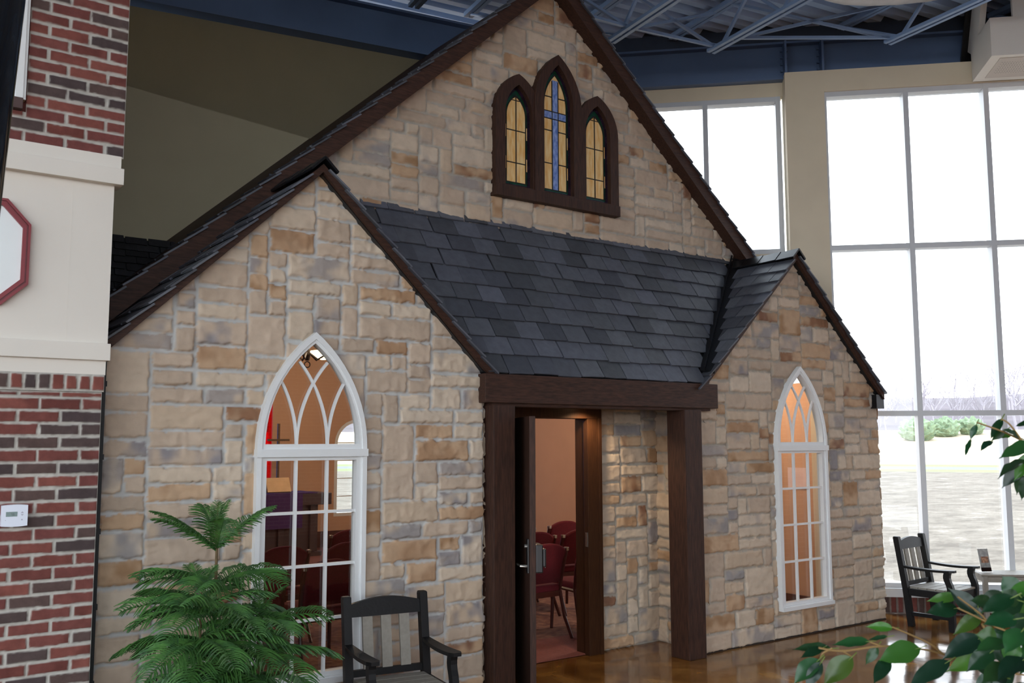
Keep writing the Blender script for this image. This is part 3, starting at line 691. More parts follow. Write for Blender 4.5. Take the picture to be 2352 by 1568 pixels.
# stained glass triplet in the tall gable
SY = YG-0.055
tfr = MB(); fs_ = lambda u, v, t: (u, t, v)
LAN = [(4.70, 0.250, 4.60, 4.962, 0.146, 4.60, 4.865), (5.135, 0.270, 4.75, 5.240, 0.170, 4.77, 5.145), (5.60, 0.250, 4.60, 4.962, 0.150, 4.60, 4.865)]
for k_, (cx, ho, so_, ao, hi, si, ai) in enumerate(LAN):
    dd = 0.0 if k_ == 1 else 0.006
    tfr.ring(arch_pts(cx, ho, so_, ao, 3.865), arch_pts(cx, hi, si, ai, 3.965), fs_, SY-0.02+dd, SY+0.10)
tfr.bbox(4.445, 5.853, SY-0.03, SY+0.1, 3.855, 3.955, 0.004)
sg_ = tfr.build('stained_glass_window', M['timber_v'], ch, label='three pointed stained glass lights in one brown frame')
def lancet(cx, hi, si, ai, centre):
    m_ = MB(); zb = 3.965; y = SY+0.045
    m_.ring(arch_pts(cx, hi, si, ai, zb), arch_pts(cx, hi-0.028, si, ai-0.035, zb+0.024), fs_, y-0.012, y+0.01, 0)          # deep purple border
    gi = hi-0.042; ga = ai-(0.075 if centre else 0.085)
    m_.ring(arch_pts(cx, hi-0.028, si, ai-0.035, zb+0.024), arch_pts(cx, gi, si, ga, zb+0.042), fs_, y-0.009, y+0.01, 1)       # green border
    for z in (4.12, 4.40):
        for sx in (-1, 1): m_.box(cx+sx*(hi-0.035)-0.009, cx+sx*(hi-0.035)+0.009, y-0.0105, y-0.002, z, z+0.11, 2)              # amber dashes in the border
    m_.prism(arch_pts(cx, gi, si, ga, zb+0.042), fs_, y-0.006, y+0.008, 2)
    if centre:
        m_.box(cx-0.034, cx+0.034, y-0.0085, y, zb+0.044, ga-0.055, 3); m_.box(cx-gi+0.004, cx+gi-0.004, y-0.009, y, 4.655, 4.722, 3)
        for x in (cx-0.034, cx+0.034): m_.box(x-0.004, x+0.004, y-0.012, y, zb+0.042, ga-0.065, 4)
        for z in (4.655, 4.722): m_.box(cx-gi, cx+gi, y-0.0118, y, z-0.004, z+0.004, 4)
        for z in (4.855, 4.545, 4.245):
            for sx in (-1, 1): m_.box(cx+sx*(gi+0.034)/2-(gi-0.034)/2, cx+sx*(gi+0.034)/2+(gi-0.034)/2, y-0.0115, y, z-0.004, z+0.004, 4)
    else:
        m_.box(cx-0.004, cx+0.004, y-0.012, y, zb+0.042, ga-0.01, 4)
        for z in (4.468, 4.182): m_.box(cx-gi, cx+gi, y-0.0115, y, z-0.004, z+0.004, 4)
        m_.box(cx-0.05, cx+0.05, y-0.0112, y, 4.735, 4.741, 4)
    m_.ring(arch_pts(cx, gi+0.004, si, ga+0.006, zb+0.038), arch_pts(cx, gi-0.004, si, ga-0.008, zb+0.046), fs_, y-0.0117, y, 4)
    return m_
for k_, (cx, ho, so_, ao, hi, si, ai) in enumerate(LAN):
    lancet(cx, hi, si, ai, k_ == 1).build('glass_light', [M['purple_glass'], M['green_glass'], M['amber'], M['blue_glass'], M['lead']], sg_,
        label=['amber light with green border, left', 'taller middle light with a blue cross', 'amber light with green border, right'][k_])
# recessed lamp in the porch soffit
b = MB(); b.lathe([(0.055, 0.0), (0.055, 0.012), (0.04, 0.014)], (5.22, 6.04, 2.093), 20); pl_ = b.build('porch_lamp', M['bronze'], ch)
b = MB(); b.lathe([(0.035, 0.0), (0.035, 0.002)], (5.22, 6.04, 2.091), 16); b.build('lamp_lens', M['bulb'], pl_)
ld = bpy.data.lights.new('porch_spot', 'SPOT'); ld.energy = 24; ld.color = (1.0, 0.72, 0.42); ld.spot_size = 2.6; ld.spot_blend = 0.6; ld.shadow_soft_size = 0.03
lo = bpy.data.objects.new('porch_spot', ld); lo.location = (5.22, 6.04, 2.08); col.objects.link(lo); lo.parent = ch
# ------------------------------------------------------------------ brick building at the left
bs = empty('brick_storefront', (0, 0, 0), label='red brick pier with cream siding band at the left edge', cat='building')
YB = 5.45
def bond(u1, v0, v1, u0, pitch=0.0677, L=0.2032, ph=0):
    out = []; r = 0; v = v0
    while v < v1-0.01:
        e_ = min(v+pitch, v1); x = u1; first = True
        while x > u0:
            ln = L/2 if (first and (r+ph) % 2) else L; out.append((max(u0, x-ln), x, v, e_)); x -= ln; first = False
        v += pitch; r += 1
    return out
XB0, XB1 = 0.30, 1.222
low = bond(XB1-0.007, 0.0, 2.065, XB0)
row = soldier_rects(XB0, XB1, 2.07, 2.158)
ok = lambda a, b_: np.ones_like(a, bool)
kw = dict(colorfn=brick_color, wob=0.0022)
relief('brick_wall', M['brick'], front(YB), low, XB0, XB1-0.007, 0.0, 2.066, 0.0055, ok, (178, 174, 166), 0.007, 0.005, 0.0045, 0.003, 71, bs, **kw)
relief('brick_wall', M['brick'], front(YB-0.012), row, XB0, XB1, 2.066, 2.160, 0.0055, ok, (178, 174, 166), 0.007, 0.005, 0.0045, 0.003, 72, bs, label='upright brick course under the cream band', **kw)
up_r = bond(1.275, 3.375, 5.2, XB0, ph=1)
relief('brick_wall', M['brick'], front(YB), up_r, XB0, 1.275, 3.375, 5.2, 0.006, lambda a, b_: (a > 0.77) | (b_ < 3.545), (178, 174, 166), 0.007, 0.005, 0.0045, 0.003, 73, bs, label='brickwork above the cream band', **kw)
b = MB(); b.box(-6, XB0, YB, 8.9, 0, 6.4); b.box(XB0, 1.20, YB+0.02, 8.9, 0, 2.2); b.box(XB0, 1.255, YB+0.02, 8.9, 3.3, 6.4); b.box(XB0, 1.21, YB+0.02, 8.9, 2.1, 3.4)
b.build('core_wall', mat('brick_red_back', (116, 60, 54), 0.85), bs)
b = MB(); b.box(XB0, 1.226, YB-0.01, YB+0.1, 2.158, 2.335); b.build('cornice_board', M['cream'], bs)
b = MB(); b.bbox(XB0, 1.243, YB-0.035, YB+0.1, 2.236, 2.328, 0.003); b.build('cornice_board', M['cream'], bs, label='projecting lower cream board')
b = MB(); b.box(XB0, 1.232, YB-0.006, YB+0.1, 2.328, 3.22); b.box(1.02, 1.023, YB-0.0065, YB, 2.33, 3.21); b.build('siding_panel', M['cream'], bs)
b = MB(); b.bbox(XB0, 1.270, YB-0.055, YB+0.1, 3.213, 3.305, 0.003); b.build('cornice_board', M['cream'], bs, label='projecting upper cream board')
b = MB(); b.box(XB0, 1.258, YB-0.03, YB+0.1, 3.305, 3.378); b.build('cornice_board', M['cream'], bs, label='flat cream board under the upper brick')
b = MB(); b.box(0.70, 0.765, YB-0.03, YB+0.05, 3.60, 5.2); b.box(0.715, 0.75, YB-0.04, YB-0.02, 3.60, 5.2); b.box(0.69, 0.70, YB-0.015, YB, 3.6, 5.2); b.build('window_casing', M['white'], bs)
b = MB(); b.bbox(XB0, 0.752, YB-0.045, YB+0.05, 3.545, 3.605, 0.004); b.build('brick_sill', mat('dark_sill_brick', (84, 66, 64), 0.85), bs)
b = MB(); b.box(XB0, 0.70, YB-0.0, YB+0.02, 3.6, 5.2); b.build('dark_window', M['gloss_black'], bs)
# black downpipe in the gap between pier and chapel
b = MB(); b.box(1.205, 1.245, YB+0.05, YB+0.12, 0, 2.3)
for z in (0.5, 0.9, 1.3, 1.7, 2.1): b.box(1.20, 1.25, YB+0.045, YB+0.125, z, z+0.03)
b.build('downpipe', M['black'], bs)
# dark shingled roof seen behind the pier
rs_ = Vector((0, 0.22, 1)); 
slates('shingle_roof', (1.1, 7.28, 2.55), (1, 0, 0), rs_, 7, 15, 0.17, 0.055, lambda u, v: v < 0.80 and u < 1.12, 77, ch, base=(36, 36, 38), mt='dark_shingle', label='dark shingle roof behind the pier')
b = MB(); b.hexa([(0.9, 7.29, 2.5), (2.26, 7.29, 2.7), (2.26, 7.6, 2.7), (0.9, 7.6, 2.5), (0.9, 7.46, 3.345), (2.26, 7.46, 3.345), (2.26, 7.6, 3.345), (0.9, 7.6, 3.345)]); b.build('roof_deck', M['black_metal'], ch)

sgn = empty('octagonal_sign', (0.55, YB-0.02, 2.78), label='white octagonal sign with red frame on the cream siding', cat='sign')
OC = [(0.158, 0.275), (0.272, 0.152), (0.272, -0.165), (0.150, -0.282)]; OC = OC+[(-x-0.0, z) for x, z in reversed(OC)]
fo = lambda u, v, t: (u, t, v)
sc_ = lambda k: [(x*k, z*k) for x, z in OC]
b = MB(); b.ring(sc_(1.0), sc_(0.955), fo, -0.02, 0.02); b.ring(sc_(0.955), sc_(0.925), fo, -0.012, 0.02); b.ring(sc_(0.925), sc_(0.86), fo, -0.024, 0.02); b.build('frame', M['red_frame'], sgn)
b = MB(); b.prism(sc_(0.87), fo, -0.006, 0.012); b.build('sign_face', M['face'], sgn)

th = empty('thermostat', (0.8155, YB-0.012, 1.425), label='small white wall thermostat on the lower brick wall', cat='thermostat')
body = []
for i in range(9): x = -0.060+0.015*i; body.append((x, 0.0515+0.004*(1-(x/0.06)**2)))
body += [(x, -z) for x, z in reversed(body)]
b = MB(); b.prism(body, fo, -0.026, 0.006); b.build('housing', M['plastic'], th)
b = MB(); b.box(-0.040, 0.012, -0.0268, -0.025, -0.004, 0.020); dsp = b.build('display', M['lcd'], th)
def seg7(mb, d, x, z, w_=0.0055, h=0.011, y=-0.0273):
    S = {'7': 'abc', '3': 'abgcd'}[d]; t_ = 0.0011
    R_ = {'a': (x, x+w_, z+h-t_, z+h), 'g': (x, x+w_, z+h/2-t_/2, z+h/2+t_/2), 'd': (x, x+w_, z, z+t_), 'b': (x+w_-t_, x+w_, z+h/2, z+h), 'c': (x+w_-t_, x+w_, z, z+h/2)}
    for k in S: a = R_[k]; mb.box(a[0], a[1], y, y+0.0004, a[2], a[3])
b = MB(); seg7(b, '7', -0.017, 0.001); seg7(b, '3', -0.0085, 0.001); b.box(-0.0005, 0.0025, -0.0273, -0.0269, 0.001, 0.0022); b.build('digits', M['ink'], dsp)
b = MB(); b.prism([(0.027, 0.012), (0.041, 0.012), (0.034, 0.021)], fo, -0.027, -0.025); b.build('up_button', M['mark'], th)
b = MB(); b.prism([(0.027, 0.007), (0.041, 0.007), (0.034, -0.002)], fo, -0.027, -0.025); b.build('down_button', M['mark'], th)
b = MB(); b.prism([(0.034+0.004*math.cos(k*PI/5), -0.021+0.004*math.sin(k*PI/5)) for k in range(10)], fo, -0.0268, -0.025); b.prism([(-0.041+0.002*math.cos(k*PI/4), -0.022+0.002*math.sin(k*PI/4)) for k in range(8)], fo, -0.0268, -0.025); b.build('round_button', M['mark'], th)

# glossy black lamp post at the extreme left
lp = empty('lamp_post', (0.15, 2.85, 0), label='glossy black post at the far left edge, in front of the brick', cat='post')
b = MB(); b.lathe([(0.16, 0), (0.16, 0.08), (0.12, 0.14), (0.085, 0.5), (0.05, 0.6)], seg=24); b.build('base', M['gloss_black'], lp, smooth=True)
b = MB(); b.tube([(0.02, -0.012, 0.4), (0.195, -0.14, 3.9)], 0.075, 32); b.build('shaft', M['gloss_black'], lp, smooth=True)

# ------------------------------------------------------------------ chapel interior
b = MB(); b.box(1.3, 8.75, 6.33, 13.4, -0.02, 0.004); b.box(4.45, 5.36, 6.24, 6.33, -0.02, 0.004); b.box(1.3, 3.85, 5.72, 6.24, -0.02, 0.004); b.box(6.24, 8.75, 5.72, 6.24, -0.02, 0.004); b.build('floor_carpet', M['carpet'], kind='structure')
b = MB(); b.box(4.46, 5.35, 6.24, 6.34, 0.0, 0.007); b.box(4.40, 5.9, 6.34, 6.95, 0.0, 0.007); b.build('floor_entry', M['plain_carpet'], kind='structure')
def arched_wall(name, fn, u0, u1, z0, z1, holes, t0, t1, m, **k):
    """wall with round-headed openings: holes = (u centre, half width, sill, spring)"""
    mb = MB(); prev = u0
    for cx, h, zs, zp in sorted(holes):
        mb.prism([(prev, z0), (cx-h, z0), (cx-h, z1), (prev, z1)], fn, t0, t1); mb.prism([(cx-h, z0), (cx+h, z0), (cx+h, zs), (cx-h, zs)], fn, t0, t1)
        n = 12
        for i in range(n):
            a0, a1 = PI-PI*i/n, PI-PI*(i+1)/n; p0 = (cx+h*math.cos(a0), zp+h*math.sin(a0)); p1 = (cx+h*math.cos(a1), zp+h*math.sin(a1))
            mb.prism([p0, p1, (p1[0], z1), (p0[0], z1)], fn, t0, t1)
        prev = cx+h
    mb.prism([(prev, z0), (u1, z0), (u1, z1), (prev, z1)], fn, t0, t1)
    return mb.build(name, m, kind='structure', **k)
farH = [(6.72, 0.38, 0.66, 1.75), (4.84, 0.50, 0.70, 2.3)]
arched_wall('wall_far', lambda u, v, t: (u, t, v), 1.2, 8.8, 0, 5.6, farH, 13.3, 13.45, M['coral'])
sideH = [(7.45, 0.42, 0.62, 1.75), (9.64, 0.42, 0.66, 1.62)]
arched_wall('wall_inner_right', lambda u, v, t: (t, u, v), 6.02, 13.4, 0, 2.42, sideH, 8.62, 8.74, M['coral'])
arched_wall('wall_inner_left', lambda u, v, t: (t, u, v), 6.46, 13.4, 0, 2.42, [], 1.30, 1.40, M['coral'])
def inner_window(name, fn, cx, h, zs, zp, m_gl=None):
    o = MB(); arc = [(cx+h*math.cos(PI-PI*i/16), zp+h*math.sin(PI-PI*i/16)) for i in range(17)]
    hi = h-0.05; arci = [(cx+hi*math.cos(PI-PI*i/16), zp+hi*math.sin(PI-PI*i/16)) for i in range(17)]
    o.ring([(cx-h, zs)]+arc+[(cx+h, zs)], [(cx-hi, zs+0.05)]+arci+[(cx+hi, zs+0.05)], fn, -0.03, 0.06)
    z = zs+0.3
    while z < zp+h*0.6: o.prism([(cx-hi, z-.008), (cx+hi, z-.008), (cx+hi, z+.008), (cx-hi, z+.008)], fn, 0.0, 0.02); z += 0.27
    o.prism([(cx-.01, zs), (cx+.01, zs), (cx+.01, zp+hi), (cx-.01, zp+hi)], fn, 0.0, 0.02)
    w_ = o.build(name, M['white'], kind='structure')
    g_ = MB(); g_.prism([(cx-hi, zs+.04)]+arci+[(cx+hi, zs+.04)], fn, 0.02, 0.026); g_.build('glass_pane', m_gl or M['glass'], w_); return w_
inner_window('window_3', lambda u, v, t: (u, 13.33+t, v), *farH[0])
inner_window('window_4', lambda u, v, t: (8.65+t, u, v), *sideH[0])
inner_window('window_5', lambda u, v, t: (8.65+t, u, v), *sideH[1])
# far stained-glass window: blue field, red border
cx, h, zs, zp = farH[1]; o = MB(); arc = [(cx+h*math.cos(PI-PI*i/16), zp+h*math.sin(PI-PI*i/16)) for i in range(17)]; hi = h-0.1
arci = [(cx+hi*math.cos(PI-PI*i/16), zp+hi*math.sin(PI-PI*i/16)) for i in range(17)]; fw_ = lambda u, v, t: (u, 13.34+t, v)
o.ring([(cx-h, zs)]+arc+[(cx+h, zs)], [(cx-hi, zs+0.1)]+arci+[(cx+hi, zs+0.1)], fw_, 0, 0.01, 0); o.prism([(cx-hi, zs+.1)]+arci+[(cx+hi, zs+.1)], fw_, 0.002, 0.008, 1)
def mat_stain(name, c):
    m, t, p = nodes(name); t.nodes.remove(p); tr = t.nodes.new('ShaderNodeBsdfTransparent'); tr.inputs[0].default_value = (*c, 1); t.links.new(tr.outputs[0], t.nodes['Material Output'].inputs[0]); return m
o.build('window_6', [mat_stain('red_stained_glass', (0.55, 0.01, 0.02)), mat_stain('blue_stained_glass', (0.05, 0.42, 0.85))], kind='structure')
b = MB(); b.box(1.4, 8.62, 13.26, 13.3, 0, 0.45); b.build('baseboard_far', M['chair_wood'], kind='structure')
b = MB(); b.box(8.59, 8.62, 6.03, 13.3, 0, 0.14); b.build('baseboard_right', M['chair_wood'], kind='structure')
b = MB(); b.box(3.0, 8.6, 11.6, 13.3, 0.0, 0.22); b.build('floor_platform', M['plain_carpet'], kind='structure')
b = MB(); b.box(8.36, 8.62, 6.02, 6.16, 0, 2.6); b.build('wall_inner_pier', M['cream_wall'], kind='structure')

# upholstered chairs
def chapel_chair():
    r = empty('upholstered_chair', (0, 0, 0)); 
    # faces +y; origin on the floor under the seat centre
    s = MB(); n = 10
    s.bbox(-0.23, 0.23, -0.20, 0.24, 0.40, 0.475, 0.025); s.build('seat', M['red_fabric'], r, smooth=True)
    bk = MB(); N_ = 12; vs = []; fs = []
    for i in range(N_+1):
        u = -1+2*i/N_; x = 0.215*u; topz = 0.86-0.075*abs(u)**2.6; cv = -0.03*(1-u*u)
        for (z, y, th_) in ((0.50, -0.20, 0), (0.68, -0.235, 0), (topz-0.02, -0.275, 0), (topz, -0.28, 0)):
            vs.append((x, y+cv-0.018, z))
        for (z, y, th_) in ((topz, -0.26, 0), (topz-0.02, -0.245, 0), (0.68, -0.19, 0), (0.50, -0.165, 0)):
            vs.append((x, y+cv+0.012, z))
    for i in range(N_):
        for k in range(8): fs.append((i*8+k, i*8+(k+1) % 8, (i+1)*8+(k+1) % 8, (i+1)*8+k))
    fs += [tuple(range(8)), tuple(range(N_*8+7, N_*8-1, -1))]
    bk.add(vs, fs); bk.build('backrest', M['red_fabric'], r, smooth=True)
    for sx in (-1, 1):
        l = MB(); l.tube([(sx*0.215, 0.20, 0.42), (sx*0.225, 0.22, 0.0)], 0.02, 8, r2=0.015); l.build('leg', M['chair_wood'], r)
        l = MB(); l.tube([(sx*0.232, -0.285, 0.80), (sx*0.232, -0.23, 0.62), (sx*0.228, -0.19, 0.42), (sx*0.235, -0.25, 0.18), (sx*0.245, -0.34, 0.0)], 0.019, 8, r2=0.015); l.build('leg', M['chair_wood'], r)
        l = MB(); l.tube([(sx*0.225, -0.19, 0.40), (sx*0.218, 0.21, 0.40)], 0.018, 6); l.build('side_rail', M['chair_wood'], r)
        c_ = MB(); c_.bbox(sx*0.232-0.016, sx*0.232+0.016, -0.305, -0.262, 0.78, 0.815, 0.006); c_.build('back_finial', M['chrome'], r)
    l = MB(); l.bar((-0.22, -0.19, 0.39), (0.22, -0.19, 0.39), 0.03, 0.05); l.bar((-0.22, 0.21, 0.39), (0.22, 0.21, 0.39), 0.03, 0.05); l.build('seat_rail', M['chair_wood'], r)
    return r
CH = [(5.38, 7.14, 0.05, 'red upholstered chair nearest the open door, its whole back in view'), (5.99, 7.06, -0.1, 'red upholstered chair beside the right door casing, half hidden by it'),
      (6.0, 8.08, 0.0, 'red chair back in the second row, behind the open door edge'), (6.55, 8.05, 0.0, 'red chair back in the second row, by the right door casing'),
      (6.33, 8.87, 0.0, 'red chair back in the third row, partly behind the open door'), (7.08, 8.95, 0.0, 'red chair back highest up in the doorway, in the third row'),
      (3.34, 7.30, 0.0, 'red chair back nearest the left arched window, right of the pine'), (2.75, 7.35, 0.0, 'red chair back nearest the left arched window, behind the pine tip'),
      (4.02, 8.38, 0.0, 'red chair back at the right side of the left arched window'), (3.40, 8.40, 0.0, 'red chair back in the middle of the left arched window, second row'),
      (2.80, 8.45, 0.0, 'red chair back at the left side of the left arched window, second row'), (4.6, 9.5, 0.0, 'red chair back farthest off in the left arched window, in front of the altar')]
for i, (x, y, rz, lb) in enumerate(CH):
    if i == 0: c0 = chapel_chair(); o = c0
    else: o = copy_tree(c0)
    o.location = (x, y, 0.006); o.rotation_euler.z = rz; tag(o, lb, 'chair', 'red chairs inside the chapel')

# altar with cloth, book and cross
al = empty('altar', (5.2, 12.55, 0.22), label='dark altar table draped in purple cloth inside the left arched window', cat='altar')
b = MB(); b.bbox(-0.85, 0.62, -0.28, 0.28, 0.70, 0.86, 0.01); b.build('tabletop', M['altar_wood'], al)
b = MB(); b.box(-0.75, 0.45, -0.2, 0.2, 0.06, 0.70); b.box(-0.8, 0.5, -0.24, 0.24, 0, 0.06)
for x in (-0.70, -0.1, 0.36): b.bbox(x-0.04, x+0.04, -0.24, -0.16, 0.06, 0.70, 0.008)
b.build('base', M['altar_wood'], al)
b = MB(); b.box(-0.86, 0.40, -0.29, 0.29, 0.86, 0.872); b.box(-0.80, 0.18, -0.295, -0.285, 0.40, 0.866); b.build('altar_cloth', M['purple_cloth'], al)
bk = empty('open_book', (5.13, 12.45, 1.0935), label='open book leaning on a stand on the purple altar', cat='book')
b = MB()
for sx in (-1, 1):
    b.hexa([(0, 0, 0.01), (sx*0.17, 0.01, 0.01), (sx*0.17, 0.03, 0.01), (0, 0.02, 0.01), (0, 0.10, 0.20), (sx*0.17, 0.11, 0.20), (sx*0.17, 0.13, 0.20), (0, 0.12, 0.20)])
b.build('pages', M['paper'], bk)
b = MB(); b.hexa([(-0.18, 0.03, 0), (0.18, 0.03, 0), (0.18, 0.05, 0), (-0.18, 0.05, 0), (-0.18, 0.135, 0.2), (0.18, 0.135, 0.2), (0.18, 0.15, 0.2), (-0.18, 0.15, 0.2)]); b.box(-0.15, 0.15, 0.0, 0.15, -0.0, 0.012); b.build('book_stand', M['altar_wood'], bk)
cr = empty('standing_cross', (5.2, 12.72, 1.093), label='slim dark standing cross behind the open book on the altar', cat='cross')
b = MB(); b.lathe([(0.10, 0), (0.10, 0.02), (0.03, 0.05), (0.015, 0.10)], seg=14); b.build('base', M['brass'], cr)
b = MB(); b.bar((0, 0, 0.08), (0, 0, 0.95), 0.03, 0.03, (0, 1, 0)); b.bar((-0.16, 0, 0.72), (0.16, 0, 0.72), 0.03, 0.028, (0, 1, 0)); b.build('cross_bars', M['brass'], cr)
b = MB(); b.box(8.605, 8.612, 6.42, 6.66, 1.28, 1.50); tag(b.build('wall_notice', mat('pale_pink_paper', (226, 200, 200), 0.8)), 'pale pink notice on the wall inside the right arched window', 'notice')

# chandeliers
def chandelier():
    r = empty('chandelier', (0, 0, 0))
    b = MB(); b.tube([(0, 0, 0.05), (0, 0, 1.1)], 0.008, 6); b.lathe([(0.02, -0.12), (0.035, -0.06), (0.02, 0.0), (0.03, 0.06)], seg=12); b.tube([(0.03*math.cos(k*PI/6), 0, -0.16+0.03*math.sin(k*PI/6)) for k in range(13)], 0.006, 6); b.build('stem', M['iron'], r)
    for k in range(5):
        a = 2*PI*k/5+0.3; d = Vector((math.cos(a), math.sin(a), 0)); e_ = empty('lamp_arm', (0, 0, 0)); col.objects.unlink(e_); bpy.data.objects.remove(e_)
        m_ = MB(); m_.tube([Vector((0, 0, -0.04))+d*0.02, Vector((0, 0, -0.11))+d*0.12, Vector((0, 0, -0.06))+d*0.22, Vector((0, 0, 0.0))+d*0.24], 0.009, 6); c_ = d*0.24
        m_.lathe([(0.012, -0.01), (0.05, 0.0), (0.05, 0.012), (0.02, 0.02)], (c_.x, c_.y, 0), 12); arm = m_.build('lamp_arm', M['iron'], r)
        s_ = MB(); s_.lathe([(0.02, 0.02), (0.042, 0.04), (0.045, 0.07), (0.032, 0.11), (0.012, 0.125)], (c_.x, c_.y, 0), 12); s_.build('glass_shade', M['bulb'], arm, smooth=True)
    ld = bpy.data.lights.new('chandelier_light', 'POINT'); ld.energy = CHAND; ld.color = (1.0, 0.74, 0.52); ld.shadow_soft_size = 0.22
    lo = bpy.data.objects.new('chandelier_light', ld); lo.location = (0, 0, 0.26); col.objects.link(lo); lo.parent = r
    return r
CHAND = 38
c0 = chandelier(); c0.location = (3.88, 8.8, 2.72); tag(c0, 'iron chandelier with lit shades at the tip of the left arched window', 'chandelier')
for x, y, z, en in ((6.6, 9.6, 2.95, 38), (5.2, 11.3, 2.95, 30), (7.75, 7.0, 2.85, 50)):       # unseen glass bowls and lights, added to brighten the chapel inside
    b = MB(); b.lathe([(0.03, -0.10), (0.13, -0.06), (0.17, 0.0), (0.16, 0.01)], (x, y, z), 20); b.tube([(x, y, z), (x, y, z+0.35)], 0.008, 6); o = b.build('unseen_fill_lamp', M['bulb'], ch)
    ld = bpy.data.lights.new('unseen_fill_light', 'POINT'); ld.energy = en; ld.color = (1.0, 0.74, 0.52); ld.shadow_soft_size = 0.12
    lo = bpy.data.objects.new('unseen_fill_light', ld); lo.location = (x, y, z-0.25); col.objects.link(lo); lo.parent = ch

# ------------------------------------------------------------------ armchairs, table, leaflet holder
def armchair():
    r = empty('slatted_armchair', (0, 0, 0)); hw = 0.25      # origin on the floor between the rear legs; faces -y
    for sx in (-1, 1):
        l = MB(); 
        pts = [(sx*hw, -0.04, 0.0), (sx*hw, 0.0, 0.36), (sx*hw, 0.075, 0.835)]
        for a_, b_ in zip(pts[:-1], pts[1:]): l.bar(a_, Vector(b_)+(Vector(b_)-Vector(a_)).normalized()*0.006, 0.05, 0.055, (0, 1, 0))
        l.bbox(sx*hw-0.026, sx*hw+0.026, 0.05, 0.103, 0.825, 0.85, 0.009); l.build('back_post', M['black'], r)
        # curved front leg that carries the arm
        l = MB(); fy = -0.44; prof = [(0.0, 0.0), (0.0, 0.30), (-0.003, 0.36), (0.0, 0.40), (0.010, 0.435), (0.024, 0.465), (0.031, 0.495), (0.030, 0.52), (0.022, 0.546)]
        l.prism([(fy+y-0.029, z) for y, z in prof]+[(fy+y+0.029, z) for y, z in reversed(prof)], lambda u, v, t: (sx*hw+t, u, v), -0.021, 0.021)
        l.build('front_leg', M['black'], r)
        # armrest: wide rounded paddle in front, narrow at the post, slightly dipped
        a = MB(); L_ = []; n = 12
        for i in range(n+1):
            t_ = i/n; y = 0.03-0.52*t_; wd_ = 0.022+0.018*math.sin(min(1, t_*1.25)*PI/2); z = 0.565-0.012*math.sin(t_*PI)-0.004*t_
            if i == n: wd_ *= 0.62
            L_.append((y, wd_, z))
        vs = []; fs = []
        for y, wd_, z in L_: vs += [(sx*hw-wd_, y, z-0.011), (sx*hw+wd_, y, z-0.011), (sx*hw+wd_, y, z+0.011), (sx*hw-wd_, y, z+0.011)]
        for i in range(n):
            for k in range(4): fs.append((i*4+k, i*4+(k+1) % 4, i*4+4+(k+1) % 4, i*4+4+k))
        fs += [(0, 1, 2, 3), (n*4+3, n*4+2, n*4+1, n*4)]; a.add(vs, fs); a.build('armrest', M['black'], r)
        l = MB(); l.bar((sx*hw, -0.02, 0.325), (sx*hw, -0.42, 0.325), 0.03, 0.065); l.build('seat_rail', M['black'], r)
        l = MB(); l.bar((sx*hw, -0.04, 0.12), (sx*hw, -0.44, 0.12), 0.028, 0.035); l.build('stretcher', M['black'], r)
    # top rail with a bowed upper edge
    n = 14; m_ = MB(); poly = [(-0.232+0.464*i/n, 0.80+0.035*math.sin(PI*i/n)) for i in range(n+1)]+[(0.232, 0.725), (-0.232, 0.725)]
    lean = lambda z: 0.075*(z-0.36)/0.475
    m_.prism(poly, lambda u, v, t: (u, lean(v)+t, v), -0.014, 0.014); m_.build('top_rail', M['black'], r)
    m_ = MB(); m_.bar((-0.23, lean(0.40), 0.40), (0.23, lean(0.40), 0.40), 0.028, 0.04); m_.build('back_rail', M['black'], r)
    for x in (-0.12, 0.0, 0.12):
        m_ = MB(); m_.bar((x, lean(0.40), 0.40), (x, lean(0.74), 0.74), 0.064, 0.018, (0, 1, 0)); m_.build('back_slat', M['grey'], r)
    for k in range(5):
        y0 = -0.455+k*0.088; m_ = MB(); m_.bbox(-0.228, 0.228, y0, y0+0.082, 0.352, 0.374, 0.004); m_.build('seat_slat', M['grey'], r)
    m_ = MB(); m_.bar((-0.23, -0.44, 0.325), (0.23, -0.44, 0.325), 0.03, 0.07); m_.build('front_rail', M['black'], r)
    return r
a0 = armchair(); a0.location = (2.895, 5.27, 0); a0.rotation_euler.z = math.radians(-9)
tag(a0, 'black and grey slatted armchair against the left stone wall beside the window', 'armchair', 'slatted armchairs')
a1 = copy_tree(a0); a1.location = (8.915, 5.36, 0); a1.rotation_euler.z = math.radians(4); a1['label'] = 'black and grey slatted armchair by the big white window at right'

tb = empty('side_table', (9.42, 4.965, 0), math.radians(-42), label='grey slatted side table with lower shelf by the window', cat='table')
W_, D_2 = 0.62, 0.34
for x in (0.02, W_-0.02):
    for y in (0.02, D_2-0.02):
        b = MB(); b.bbox(x-0.022, x+0.022, y-0.022, y+0.022, 0, 0.445, 0.004); b.build('leg', M['grey'], tb)
for k in range(4):
    y = k*D_2/4; b = MB(); b.bbox(-0.015, W_+0.015, y+0.003, y+D_2/4-0.003, 0.445, 0.467, 0.004); b.build('top_slat', M['grey'], tb)
    b = MB(); b.bbox(0.0, W_, y+0.003, y+D_2/4-0.003, 0.12, 0.138, 0.004); b.build('shelf_slat', M['grey'], tb)
b = MB()
for y in (0.02, D_2-0.02): b.bar((0, y, 0.415), (W_, y, 0.415), 0.022, 0.05); b.bar((0, y, 0.105), (W_, y, 0.105), 0.022, 0.03)
for x in (0.02, W_-0.02): b.bar((x, 0, 0.415), (x, D_2, 0.415), 0.022, 0.05); b.bar((x, 0, 0.105), (x, D_2, 0.105), 0.022, 0.03)
b.build('apron', M['grey'], tb)
lf = empty('leaflet_holder', (9.60, 5.02, 0.468), math.radians(-28), label='upright leaflet in a clear stand on the grey side table', cat='leaflet')
